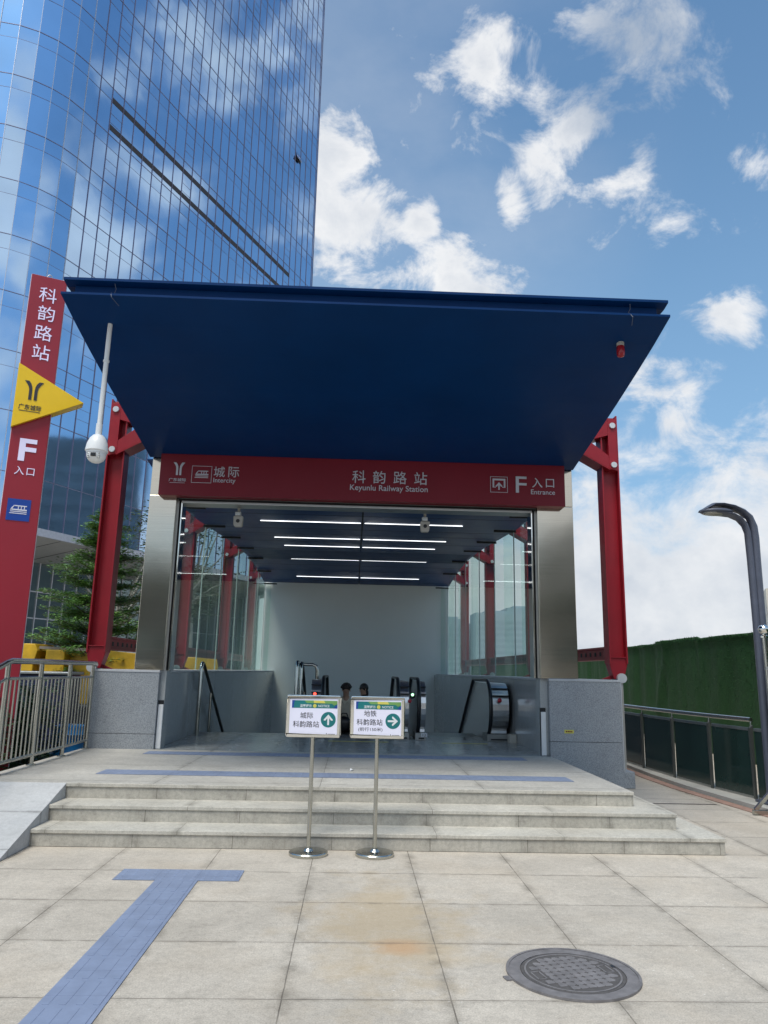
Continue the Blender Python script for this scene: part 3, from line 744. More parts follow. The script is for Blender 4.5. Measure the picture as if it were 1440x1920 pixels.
for ch, u, z in (('科', -.012, 4.535), ('韵', .301, 4.537), ('路', .625, 4.538), ('站', .945, 4.535)):
    build('character', F.text(MB(), ch, u, z, .001, height=.20, thick=.012), M['silver_letter'], SG)
t = MB(); F.text(t, 'Keyunlu Railway Station', .455, 4.352, .001, width=1.20, thick=.008, bold=.003)
build('lettering', t, M['silver_letter'], SG)
t = MB(); F.ring(t, 2.03, 2.30, 4.352, 4.605, .006, .001, .008)
F.rect(t, 2.065, 2.265, 4.545, 4.572, .001, .009); F.rect(t, 2.065, 2.09, 4.44, 4.545, .001, .009); F.rect(t, 2.24, 2.265, 4.44, 4.545, .001, .009)
F.rect(t, 2.065, 2.115, 4.43, 4.4395, .001, .009); F.rect(t, 2.215, 2.265, 4.43, 4.4395, .001, .009)
F.arrow(t, 2.165, 4.455, .085, PI / 2, .001, .009)
build('entrance_pictogram', t, M['silver_letter'], SG)
t = MB(); F.text(t, 'F', 2.512, 4.486, .001, height=.26, width=.17, thick=.012, bold=.004)
build('exit_letter', t, M['silver_letter'], SG)
t = MB(); F.text(t, '入', 2.765, 4.525, .001, height=.155, thick=.01); F.text(t, '口', 2.965, 4.522, .001, height=.135, thick=.01)
build('lettering', t, M['silver_letter'], SG)
t = MB(); F.text(t, 'Entrance', 2.852, 4.377, .001, width=.375, thick=.006)
build('lettering', t, M['silver_letter'], SG)

# ================================================================== totem sign
P0 = Vector((-4.36, 10.0, 0)); U = Vector((.9106, .4134, 0))
TT = thing('totem_sign', 'tall red totem sign with a yellow arrow wedge standing behind the left handrail', 'sign', (-4.55, 9.95, 0))
F = Face(P0, U)
t = MB(); F.rect(t, -.433, .032, .0, 7.05, -.16, 0); build('totem_panel', t, M['red_totem'], TT, bev=.006)
t = MB(); F.rect(t, -.4405, -.4335, .0, 7.05, -.155, -.02); F.rect(t, .0325, .0395, .0, 7.05, -.155, -.02); build('edge_strip', t, M['white_letter'], TT)
t = MB(); c = [F.p(-.2 + .035 * math.cos(a), 7.05 + .07 * math.sin(a), -.07) for a in [PI * i / 8 for i in range(9)]]; t.tube(c, .007, 6); build('lifting_ring', t, M['steel_dull'], TT)
for ch, z, u in (('科', 6.77, -.193), ('韵', 6.485, -.188), ('路', 6.185, -.193), ('站', 5.89, -.191)):
    build('character', F.text(MB(), ch, u, z, .001, height=.225, thick=.006), M['lit_letter'], TT)
t = MB(); F.text(t, 'F', -.205, 4.455, .001, height=.315, width=.215, thick=.006, bold=.028)
build('exit_letter', t, M['lit_letter'], TT)
t = MB(); F.text(t, '入', -.275, 4.16, .001, height=.115, thick=.006); F.text(t, '口', -.135, 4.155, .001, height=.10, thick=.006)
build('lettering', t, M['lit_letter'], TT)
# the wedge folds out from the face
A = [F.p(-.445, 5.665, .004), F.p(.43, 5.235, .004), F.p(-.445, 4.74, .004)]
B = [p + F.n * .05 for p in A]
w = MB(); w.add([F.p(-.445, 5.665, .0), F.p(.43, 5.235, .0), F.p(-.445, 4.74, .0), F.p(-.445, 5.665, .06), F.p(.43, 5.235, .06), F.p(-.445, 4.74, .06),
                 F.p(-.445, 5.665, -.165), F.p(.43, 5.235, -.165), F.p(-.445, 4.74, -.165)], [(3, 5, 4), (6, 7, 8), (3, 4, 7, 6), (4, 5, 8, 7), (5, 3, 6, 8)])
wd = build('arrow_wedge', w, M['yellow'], TT, bev=.003)
t = MB(); F.emblem(t, -.225, 5.29, .27, .061, .066); build('emblem', t, M['ink'], wd)
t = MB(); F.text(t, '广东城际', -.243, 5.045, .061, width=.285, height=.078, thick=.004, bold=.006); F.rect(t, -.375, -.11, 4.985, 4.993, .061, .064); build('lettering', t, M['ink'], wd)
t = MB(); F.rect(t, -.365, -.08, 3.47, 3.765, .001, .006); bl = build('train_pictogram', t, M['blue_sign'], TT)
t = MB(); F.train(t, -.222, 3.622, .215, .0062, .009); build('train_outline', t, M['white_letter'], bl)

# ================================================================== notice stands
def notice(xc, yc, label, second):
    T = thing('notice_stand', label, 'notice sign', (xc, yc, 0), 'notice stands in front of the steps')
    build('base_plate', MB().lathe([(.170, .0), (.173, .006), (.173, .024), (.167, .032), (.05, .036), (.032, .056)], (xc, yc, 0), 40), M['steel_rail'], T, smooth=30)
    build('pole', MB().cyl((xc, yc, .055), (xc, yc, 1.0), .0185, 16), M['steel_rail'], T, smooth=60)
    F = Face((xc, yc - .018, 0), X)
    fx0, fx1 = (-.245, .245)
    z0, z1 = 1.0, 1.375
    fr = MB(); F.ring(fr, fx0, fx1, z0, z1, .027, -.03, .006); F.rect(fr, fx0 + .01, fx1 - .01, z0 + .01, z1 - .01, -.028, -.012)
    build('frame', fr, M['chrome'], T, bev=.008)
    bd = build('board', F.rect(MB(), fx0 + .026, fx1 - .026, z0 + .027, z1 - .027, -.011, .001), M['paper'], T)
    k = .49 / 1220                                   # metres per crop unit
    def uz(x, y): return fx0 + (x - 90) * k, z1 - (y - 85) * k
    u0, zt = uz(200, 207); u1, zb = uz(1235, 375)
    h1 = MB(); F.rect(h1, u0, u1, zb, zt, .0012, .0022); hb = build('header_band', h1, M['teal'], bd)
    e = MB(); F.poly(e, [(u0, zb), (u0 + .016, zb), (u0 + .020, zt - .02), (u0 + .028, zt), (u0, zt)], .0024, .003)
    F.poly(e, [(u1 - .035, zb), (u1, zb), (u1, zb + .032), (u1 - .018, zb + .022)], .0024, .003); build('blue_stripe', e, M['blue_print'], hb)
    e = MB(); F.poly(e, [(u0 + .11, zt), (u0 + .135, zt - .023), (u1 - .05, zt - .026), (u1 - .03, zt - .042), (u1, zt - .03), (u1, zt)], .0024, .003); build('green_stripe', e, M['green_print'], hb)
    e = MB(); F.poly(e, [(u0 + .198, zt), (u0 + .200, zt - .022), (u0 + .305, zt - .022), (u0 + .292, zt)], .0032, .0036); u, z = uz(720, 325); F.disc(e, u, z, .0165, .0024, .0036); build('yellow_mark', e, M['yellow_print'], hb)
    e = MB(); u, z = uz(515, 325); F.text(e, '温馨提示', u, z, .0024, width=.107, height=.026, thick=.0008, bold=.01)
    u, z = uz(928, 325); F.text(e, 'NOTICE', u, z, .0024, width=.104, height=.021, thick=.0008, bold=.01); build('lettering', e, M['white'], hb)
    e = MB()
    if not second:
        u, z = uz(542, 538); F.text(e, '城际', u, z, .0012, width=.118, height=.054, thick=.0008, bold=.004)
        u, z = uz(535, 730); F.text(e, '科韵路站', u, z, .0012, width=.238, height=.056, thick=.0008, bold=.004)
        cu, cz = uz(1038, 625); ang = PI / 2
    else:
        u, z = uz(530, 470); F.text(e, '地铁', u, z, .0012, width=.115, height=.054, thick=.0008, bold=.004)
        u, z = uz(520, 662); F.text(e, '科韵路站', u, z, .0012, width=.238, height=.056, thick=.0008, bold=.004)
        u, z = uz(540, 825); F.text(e, '(前行150米)', u, z, .0012, width=.222, height=.040, thick=.0008)
        cu, cz = uz(1052, 632); ang = 0
    build('lettering', e, M['ink'], bd); e = MB()
    u, z = uz(1010, 942); F.rect(e, u - .004, u + .001, z - .009, z + .009, .0012, .002)
    for q in range(9): F.rect(e, u + .012 + q * .0075, u + .0165 + q * .0075, z - .004, z + .003, .0012, .002)
    build('footer_mark', e, M['ink'], bd)
    d = MB(); F.disc(d, cu, cz, .0685, .0012, .002); dd = build('arrow_disc', d, M['teal'], bd)
    d = MB(); F.arrow(d, cu, cz, .066, ang, .0022, .0026); build('arrow', d, M['white'], dd)
notice(-.36, 7.08, 'chrome framed notice stand with an upward arrow', False)
notice(.228, 7.08, 'chrome framed notice stand with an arrow pointing right and small text in brackets', True)

# ================================================================== left handrail
HR = thing('handrail_fence', 'stainless steel handrail fence with thin upright bars on the left edge of the landing', 'railing', (-3.77, 9.8, 0))
hx_ = -3.77
ends = [(hx_, 8.42), (hx_, 9.31), (hx_, 10.24), (-3.80, 11.20)]
for (x, y) in ends:
    b = build('post', MB().cyl((x, y, LZ), (x, y, 1.60), .027, 14), M['steel_rail'], HR, smooth=60)
    build('foot_plate', MB().lathe([(.055, LZ), (.055, LZ + .012), (.035, LZ + .018)], (x, y, 0), 20), M['steel_rail'], b, smooth=40)
lo = (-3.77, 6.4, .95)
r_ = MB().tube([(-3.77, 6.3, 1.02), (hx_, 8.34, 1.60), (hx_, 8.48, 1.628), (hx_, 10.2, 1.63), (-3.80, 11.27, 1.63), (-3.80, 11.31, 1.61)], .033, 14)
build('top_rail', r_, M['steel_rail'], HR, smooth=50)
for dz, nm in ((-.175, 'mid_rail'), (-1.06, 'bottom_rail')):
    r_ = MB().tube([(-3.77, 6.3, 1.02 + dz), (hx_, 8.40, 1.612 + dz), (hx_, 10.2, 1.612 + dz), (-3.80, 11.2, 1.612 + dz)], .019, 10)
    build(nm, r_, M['steel_rail'], HR, smooth=50)
for a, b in zip(ends, ends[1:]):
    n = 7
    for i in range(n):
        f = (i + 1) / (n + 1); x = a[0] + (b[0] - a[0]) * f; y = a[1] + (b[1] - a[1]) * f
        build('baluster', MB().cyl((x, y, .555), (x, y, 1.437), .011, 8), M['steel_rail'], HR, smooth=60)
for i in range(9):
    y = 8.28 - i * .13; dz = (y - 8.40) * (1.612 - 1.02) / 2.1
    build('baluster', MB().cyl((hx_, y, .555 + dz), (hx_, y, 1.437 + dz), .011, 8), M['steel_rail'], HR, smooth=60)
b = build('post', MB().cyl((hx_, 7.2, .16), (hx_, 7.2, 1.25), .027, 14), M['steel_rail'], HR, smooth=60)

# ================================================================== right glass railing
GR = thing('glass_railing', 'dark glass railing with a steel top rail along the path on the right', 'railing', (5.2, 12, 0))
rp = [(5.44, 9.85), (5.38, 10.19), (5.24, 11.11), (5.15, 12.19), (5.10, 13.35), (5.10, 14.6), (5.13, 15.9), (5.18, 17.2), (5.24, 18.5), (5.3, 19.8), (5.36, 21.1), (5.42, 22.4)]
for i, (x, y) in enumerate(rp):
    if i == 0: continue
    b = MB().prism([(x - .03, y - .028, .05), (x - .005, y - .028, .05), (x + .005, y - .028, 1.0), (x - .035, y - .028, .96)], (0, .056, 0))
    po = build('post', b, M['rail_post'], GR)
    build('rail_bracket', MB().tube([(x - .01, y, .97), (x - .01, y, 1.02), (x - .005, y, 1.045)], .009, 8), M['steel_dull'], po)
build('top_rail', MB().tube([(x, y, 1.068) for x, y in rp[1:]], .030, 14), M['steel_rail'], GR, smooth=50)
for (a, b) in zip(rp, rp[1:]):
    a_, b_ = Vector((a[0], a[1], 0)), Vector((b[0], b[1], 0)); d = (b_ - a_).normalized()
    p, q = a_ + d * .05, b_ - d * .05
    pn = build('glass_panel', MB().beam(p + Z * .50, q + Z * .50, .012, .84), M['glass_dark'], GR)
    build('panel_frame', MB().beam(p + Z * .942, q + Z * .942, .024, .04).beam(p + Z * .07, q + Z * .07, .024, .03), M['steel_dull'], pn)

# ================================================================== turf covered hoarding
def wall_path(s):
    pts = [(7.2, 4.0), (7.55, 11.0), (7.78, 14.3), (8.02, 18.5), (8.55, 23.5), (9.4, 30), (11, 42), (12.6, 60), (14, 90)]
    acc = 0
    for a, b in zip(pts, pts[1:]):
        L = math.hypot(b[0] - a[0], b[1] - a[1])
        if acc + L >= s: f = (s - acc) / L; return Vector((a[0] + (b[0] - a[0]) * f, a[1] + (b[1] - a[1]) * f, 0))
        acc += L
    return Vector((14, 90, 0))
rows = []; nS, nZ = 560, 26
for i in range(nS + 1):
    s = 86.4 * (i / nS) ** 1.3; p = wall_path(s); r = []
    top = 2.50 + .02 * mnoise.noise(Vector((s * .7, 3, 0))) + (.04 if 13.0 < s < 16 else 0)
    for j in range(nZ + 1):
        z = top * j / nZ
        fold = .10 * (mnoise.noise(Vector((s * 1.3 + .25 * z, 7, z * .25))) + .5 * mnoise.noise(Vector((s * 3.4, 1, z * .4))))
        fold += .10 * math.exp(-((s - 15.2 + .55 * (z - 2.4)) / .22) ** 2) * (1 if z > .6 else 0)
        r.append(p + Vector((-fold - .05 * math.exp(-((2.5 - z) / .1) ** 2), 0, z)))
    rows.append(r)
HW = thing('turf_hoarding', 'tall site hoarding wall draped with dark green artificial turf on the right', 'wall', (8, 17, 0))
build('turf_sheet', MB().sheet(rows), M['turf'], HW, smooth=80, solid=.03)
bl_ = MB()
for i in range(52000):
    ii = R.random() * nS; jj = (R.random() ** .6 if i % 4 else 1 - R.random() * .03) * nZ
    if ii < 100: continue
    p = rows[int(min(ii, nS - 1))][int(min(jj, nZ - 1))].lerp(rows[int(min(ii, nS - 1)) + 1][int(min(jj, nZ - 1)) + 1], R.random())
    a = Vector((-R.uniform(.02, .06), R.uniform(-.05, .05), R.uniform(-.03, .035))); w_ = Vector((0, .011, R.uniform(-.004, .004)))
    bl_.add([p - w_, p + w_, p + a], [(0, 1, 2)])
q_ = build('turf_pile', bl_, M['turf_blade'], HW, smooth=False); q_['kind'] = 'stuff'
fb = MB()
for i in range(0, nS, 20):
    p = rows[i][0]; fb.box(p.x + .15, p.x + .20, p.y - .03, p.y + .03, 0, 2.3)
build('support_frame', fb, M['steel_dull'], HW)

# ================================================================== street lamp
LP = thing('street_lamp', 'dark grey modern street lamp with a split curved neck on the right', 'street lamp', (5.42, 9.84, 0))
Y0 = 9.84
def ribbon(mb, path, hw, hd):
    rows = []
    for i, (x, z) in enumerate(path):
        a = path[max(i - 1, 0)]; b = path[min(i + 1, len(path) - 1)]
        d = Vector((b[0] - a[0], 0, b[1] - a[1])).normalized(); n = Vector((-d.z, 0, d.x))
        w, dd = (hw[i] if isinstance(hw, list) else hw), (hd[i] if isinstance(hd, list) else hd)
        c = Vector((x, Y0, z)); yv = Vector((0, 1, 0))
        rows.append([c + n * w * math.cos(t) * (1 if abs(math.cos(t)) < .9 else 1) + yv * dd * math.sin(t) for t in [2 * PI * k / 12 for k in range(13)]])
    return mb.sheet(rows)
back = [(5.455, .05), (5.455, 1.2), (5.45, 2.4), (5.452, 3.2), (5.455, 3.5), (5.445, 3.66), (5.40, 3.79), (5.30, 3.87), (5.16, 3.925), (5.0, 3.95), (4.88, 3.945), (4.80, 3.90), (4.74, 3.865), (4.70, 3.845)]
front = [(5.375, .05), (5.375, 1.2), (5.375, 2.4), (5.37, 3.2), (5.365, 3.40), (5.358, 3.57), (5.325, 3.68), (5.255, 3.765), (5.15, 3.815), (5.02, 3.83), (4.9, 3.835)]
build('pole_back', ribbon(MB(), back, [.055] * 6 + [.045, .035, .025, .02, .025, .02, .015, .008], [.06] * 6 + [.075, .10, .13, .15, .145, .12, .08, .03]), M['lamp'], LP, smooth=60)
build('pole_front', ribbon(MB(), front, [.045] * 5 + [.04, .036, .03, .025, .022, .02], [.055] * 5 + [.06, .075, .09, .11, .13, .14]), M['lamp'], LP, smooth=60)
hd_ = MB(); hd_.ball((4.94, Y0, 3.86), .24, (1.0, .62, .20), 12); build('lamp_head', hd_, M['lamp'], LP, smooth=60)
build('lens', MB().ball((4.92, Y0, 3.835), .2, (.95, .58, .16), 10), M['steel_dull'], LP, smooth=60)
build('base_flange', MB().box(5.25, 5.58, Y0 - .16, Y0 + .16, .054, .085), M['lamp'], LP, bev=.006)

# ================================================================== steel barrier gate at the right edge
BG = thing('barrier_frame', 'free standing steel barrier frame with a ball finial at the right edge', 'barrier', (5.2, 9.33, 0))
by = 9.33
po = build('post', MB().cyl((5.20, by, .04), (5.185, by, 2.12), .026, 16), M['steel_rail'], BG, smooth=60)
build('finial', MB().lathe([(.045, 2.12), (.045, 2.14), (.022, 2.155), (.022, 2.17), (.05, 2.18), (.066, 2.215), (.066, 2.235), (.05, 2.27), (.02, 2.285)], (5.185, by, 0), 20), M['chrome'], po, smooth=50)
build('foot', MB().beam((4.86, by, .035), (5.75, by, .035), .05, .05), M['steel_rail'], BG, bev=.004)
build('brace', MB().beam((4.89, by, .06), (5.19, by, .36), .04, .04), M['steel_rail'], BG)
build('collar', MB().cyl((5.195, by, .98), (5.195, by, 1.04), .045, 12).cyl((5.195, by, 1.72), (5.195, by, 1.76), .036, 12), M['steel_dull'], BG, smooth=50)
build('panel', MB().box(5.27, 6.4, by - .012, by + .012, .2, 1.86), M['steel_dull'], BG)
build('rail', MB().box(5.215, 6.4, by - .025, by + .025, 1.93, 2.09), M['steel_dull'], BG, bev=.004)

# ================================================================== manhole cover
MH = thing('manhole_cover', 'round cast iron manhole cover set in the paving', 'manhole cover', (1.245, 4.46, 0))
c0 = Vector((1.245, 4.46, 0)); ang = math.radians(14)
rot = lambda x, y: Vector((c0.x + x * math.cos(ang) - y * math.sin(ang), c0.y + x * math.sin(ang) + y * math.cos(ang), 0))
def ringmb(r0, r1, z0, z1, n=64):
    m = MB(); rows = []
    for k in range(n + 1):
        t = 2 * PI * k / n; d = Vector((math.cos(t), math.sin(t), 0))
        rows.append([c0 + d * r0 + Z * z0, c0 + d * r0 + Z * z1, c0 + d * r1 + Z * z1, c0 + d * r1 + Z * z0])
    return m.sheet(rows)
build('frame_ring', ringmb(.285, .345, .001, .010), M['iron'], MH)
build('outer_lip', ringmb(.346, .362, .001, .013), M['iron'], MH)
notch = MB()
for (x, y, sx, sy) in ((-.375, .02, .03, .02),): p = rot(x, y); notch.obox(p + Z * .004, rot(1, 0) - c0, rot(0, 1) - c0, Z, .022, .026, .004)
build('hinge_lug', notch, M['iron'], MH)
build('gap', MB().lathe([(.2845, .001), (.2845, .004)], c0, 64), M['iron_dark'], MH)
lid = build('lid', MB().lathe([(.279, .004), (.279, .008)], c0, 64), M['iron_dark'], MH)
ptn = MB(); gr = .0475
for i in range(-6, 7):
    for j in range(-6, 7):
        x, y = i * gr, j * gr
        if math.hypot(x, y) > .232: continue
        if abs(y) < .055 and .16 < abs(x) < .25: continue
        for (dx, dy, sx, sy) in ((0, 0, .0195, .0195),):
            ptn.obox(rot(x, y) + Z * .0100, rot(1, 0) - c0, rot(0, 1) - c0, Z, sx, sy, .002)
        ptn.obox(rot(x + gr / 2, y) + Z * .0096, rot(1, 0) - c0, rot(0, 1) - c0, Z, .0045, .012, .0016)
        ptn.obox(rot(x, y + gr / 2) + Z * .0096, rot(1, 0) - c0, rot(0, 1) - c0, Z, .012, .0045, .0016)
build('tread_pattern', ptn, M['iron'], lid)
build('rim', ringmb(.252, .262, .008, .0115), M['iron'], lid)
kh = MB()
for x in (-.205, .205):
    for (a, b, sx, sy) in ((0, .05, .026, .004), (0, -.05, .026, .004), (.024, 0, .004, .052), (-.024, 0, .004, .052)): kh.obox(rot(x + a, b) + Z * .010, rot(1, 0) - c0, rot(0, 1) - c0, Z, sx, sy, .0022)
build('lifting_slot', kh, M['iron'], lid)
build('keyhole', MB().obox(rot(.262, .02) + Z * .0125, rot(1, 0) - c0, rot(0, 1) - c0, Z, .010, .016, .0006), M['black'], lid)

# ================================================================== fittings on the canopy and pavilion
DC = thing('dome_camera', 'white dome security camera hanging on a pole from the left of the canopy', 'security camera', (-2.88, 7.9, 3.75))
dx, dy = -2.88, 7.9
build('pole', MB().cyl((dx, dy, 4.15), (dx, dy, sof(dy) + .01), .026, 16).cyl((dx, dy, 4.06), (dx, dy, 4.20), .034, 16).cyl((dx, dy, 4.93), (dx, dy, 4.95), .034, 16), M['white'], DC, smooth=50)
build('housing', MB().lathe([(.03, 4.075), (.055, 4.065), (.085, 4.03), (.108, 3.97), (.118, 3.91), (.120, 3.885), (.108, 3.875), (.108, 3.86)], (dx, dy, 0), 32), M['white'], DC, smooth=40)
hd_ = build('camera_head', MB().ball((dx, dy, 3.845), .103, (1, 1, .92), 14), M['white'], DC, smooth=60)
build('lens_window', MB().obox((dx + .002, dy - .097, 3.825), X, (0, 1, 0), Z, .027, .014, .020), M['black'], hd_, bev=.004)
for e in (-1, 1):
    lr = MB()
    for q in range(4): lr.ball((dx + e * .057, dy - .078 - .004 * (q % 2), 3.862 - q * .022), .011, (1, .6, 1), 6)
    build('led_ring', lr, M['steel_dull'], hd_, smooth=60)
AL = thing('alarm_light', 'small red alarm lamp under the right corner of the canopy', 'alarm lamp', (2.98, 7.9, 5.2))
build('lamp_base', MB().cyl((2.98, 7.9, 5.35), (2.98, 7.9, 5.395), .043, 20), M['concrete'], AL, smooth=40)
build('red_lens', MB().lathe([(.040, 5.35), (.046, 5.335), (.046, 5.25), (.038, 5.225), (.015, 5.215)], (2.98, 7.9, 0), 20), paint('red_lens', (.30, .012, .02), .2), AL, smooth=40)
for (fx, lab) in ((-1.905, 'small grey sensor lamp hanging from the left of the door header'), (1.065, 'small grey sensor lamp hanging from the right of the door header')):
    T = thing('hanging_floodlight', lab, 'floodlight', (fx, 11.60, 3.8), 'floodlights hanging in the opening')
    build('stem', MB().cyl((fx, 11.62, 4.0), (fx, 11.62, 4.30), .022, 10), M['concrete'], T, smooth=50)
    build('bracket', MB().box(fx - .05, fx + .04, 11.57, 11.66, 3.965, 4.03), M['steel_dull'], T, bev=.006)
    build('housing', MB().prism([(fx - .075, 11.57, 3.96), (fx + .075, 11.57, 3.96), (fx + .068, 11.57, 3.82), (fx + .05, 11.57, 3.79), (fx - .05, 11.57, 3.79), (fx - .068, 11.57, 3.82)], (0, .11, 0)), M['concrete'], T, bev=.01)
    build('lens', MB().lathe([(.030, -.008), (.022, -.014)], (fx, 11.57, 3.88), 16, 'y'), M['black'], T)
lb = MB().box(3.13, 3.27, 11.274, 11.279, .765, .815); lbl = tag(build('warning_sticker', lb, M['yellow_print']), 'small yellow warning sticker on the right granite pier', 'sticker')
t = MB(); F = Face((3.20, 11.274, 0), X)
for i in range(4): F.rect(t, -.05 + i * .026, -.03 + i * .026, .78, .80, .0005, .0015)
build('lettering', t, M['red'], lbl)

# ================================================================== escalators and stair handrails inside
def newel(parent, x, w, out, y0=13.55):
    """one balustrade: steel drum front, glass side, black handrail loop; out=+1 drum to the right of the handrail"""
    zb = LZ; H_ = 1.03
    arc = [(y0 + .36 - .36 * math.cos(a), zb + .58 + .42 * math.sin(a)) for a in [(-PI * .42) + (PI * .92) * i / 12 for i in range(13)]]
    body = [(y0 + .25, zb + .12)] + [(y, z) for y, z in arc] + [(y0 + 1.9, zb + H_ - .03), (y0 + 4.6, zb + H_ - 1.6), (y0 + 4.6, zb - 1.6), (y0 + .9, zb + .02)]
    xa, xb = (x + .03, x + .03 + w) if out > 0 else (x - .03 - w, x - .03)
    br = MB().prism([(xa, y, z) for y, z in body], (xb - xa, 0, 0))
    bb = build('balustrade', br, M['esc_steel'], parent, bev=.004)
    build('seam', MB().box(xa - .002, xb + .002, y0 + .10, y0 + .16, zb + .90, zb + .915).box(xa - .002, xb + .002, y0 - .003, y0 + .05, zb + .78, zb + .79), M['navy_dark'], bb)
    hp = [(y0 + .55, zb + .03), (y0 + .22, zb + .10)] + [(y0 + .36 - .44 * math.cos(a), zb + .56 + .49 * math.sin(a)) for a in [(-PI * .40) + (PI * .90) * i / 14 for i in range(15)]] + [(y0 + 1.9, zb + H_ + .02), (y0 + 5.2, zb + H_ - 1.95)]
    rows = []
    for i, (y, z) in enumerate(hp):
        a = hp[max(i - 1, 0)]; b = hp[min(i + 1, len(hp) - 1)]
        d = Vector((0, b[0] - a[0], b[1] - a[1])).normalized(); n = Vector((0, -d.z, d.y))
        c = Vector((x, y, z)); rows.append([c + X * .034 * math.cos(t) + n * .026 * math.sin(t) for t in [2 * PI * k / 10 for k in range(11)]])
    build('handrail', MB().sheet(rows), M['black'], parent, smooth=60)
    gl = MB().add([(x, y0 + .2, zb + .15), (x, y0 + .05, zb + .6), (x, y0 + .35, zb + .98), (x, y0 + 1.9, zb + H_ - .02), (x, y0 + 4.6, zb + H_ - 1.62), (x, y0 + 4.6, zb - 1.5), (x, y0 + 1.2, zb)], [tuple(range(7))])
    build('base_box', MB().box(min(xa, x - .06), max(xb, x + .06), y0 - .02, y0 + .5, zb + .001, zb + .12), M['steel_dull'], parent, bev=.004)
    build('base_slot', MB().box(min(xa, x - .02) + .02, max(xb, x + .02) - .03, y0 - .026, y0 - .021, zb + .02, zb + .045), M['navy_dark'], parent)
def lamp_btn(parent, x, y, z, mat, r=.04):
    build('button', MB().ball((x, y, z), r, (1, .5, 1), 8), mat, parent, smooth=60)
M['red_lit'] = emit('red_signal', (1., .08, .05), 2.0); M['green_lit'] = emit('green_signal', (.4, 1., .5), 2.0); M['red_btn'] = paint('red_button', (.42, .02, .04), .3)
def escalator(x0, x1, label):
    E_ = thing('escalator', label, 'escalator', ((x0 + x1) / 2, 15, LZ), 'escalators inside the entrance')
    s_ = MB()
    s_.box(x0, x1, 14.46, 15.3, LZ - .5, LZ - .004)
    for i in range(40):
        y = 15.3 + i * .4; z = LZ - .01 - .22 * (i + 1); s_.box(x0, x1, y, y + .4, z - .5, z)
    build('steps', s_, M['steel_dull'], E_)
    build('comb_line', MB().box(x0 + .1, x1 - .1, 13.02, 13.10, LZ + .001, LZ + .003), M['yellow_print'], E_)
    return E_
E1 = escalator(-.50, .72, 'escalator in the middle with two people riding up')
newel(E1, -.545, .18, -1); newel(E1, .795, .17, 1)
lamp_btn(E1, -.68, 13.50, 1.17, M['black'], .055); lamp_btn(E1, -.68, 13.475, 1.19, M['red_lit'], .028)
E2 = escalator(1.42, 2.40, 'empty escalator beside the right side wall')
newel(E2, 1.165, .10, 1); newel(E2, 2.44, .31, 1)
lamp_btn(E2, 1.045, 13.50, 1.19, M['black'], .05); lamp_btn(E2, 1.045, 13.475, 1.21, M['green_lit'], .025); lamp_btn(E2, 1.0, 13.50, 1.10, M['red_btn'], .035); lamp_btn(E2, 2.60, 13.50, 1.14, M['red_btn'], .04)
t = MB(); F = Face((1.26, 13.52, 0), X); F.rect(t, -.055, .055, LZ + .055, LZ + .125, .012, .016); nb = build('number_plate', t, M['white'], E2)
t = MB(); F.text(t, '13', 0, LZ + .09, .0165, height=.05, thick=.001); build('lettering', t, M['ink'], nb)
build('bin_box', MB().box(2.73, 2.85, 13.3, 13.5, LZ + .001, LZ + .14), M['beige'], E2)
# stair handrails
SH = thing('stair_handrail', 'steel stair handrail loop with a black sloping rail by the left wall', 'handrail', (-2.72, 14.0, LZ))
def loop(parent, x, y, zt):
    build('post', MB().tube([(x, y, LZ), (x, y, zt - .10), (x, y + .03, zt - .03), (x, y + .10, zt)], .034, 12), M['steel_rail'], parent, smooth=60)
    build('rail', MB().tube([(x + .01, y + .10, zt), (x + .01, y + .2, zt - .03), (x + .01, y + 4.2, zt - 2.25)], .03, 10), M['black'], parent, smooth=60)
    build('lower_post', MB().cyl((x, y + 1.1, LZ - .4), (x, y + 1.1, zt - .55), .026, 10), M['steel_rail'], parent, smooth=60)
loop(SH, -2.74, 13.7, 1.68)
SH2 = thing('stair_handrail', 'tall double steel stair handrail loop left of the middle escalator', 'handrail', (-1.0, 14.1, LZ))
loop(SH2, -1.05, 14.0, 1.74); loop(SH2, -.98, 14.1, 1.72)
build('rail', MB().tube([(-.94, 14.2, 1.70), (-.78, 14.2, 1.70), (-.71, 14.2, 1.67), (-.69, 14.2, 1.60), (-.69, 14.2, .5)], .03, 12), M['steel_rail'], SH2, smooth=60)

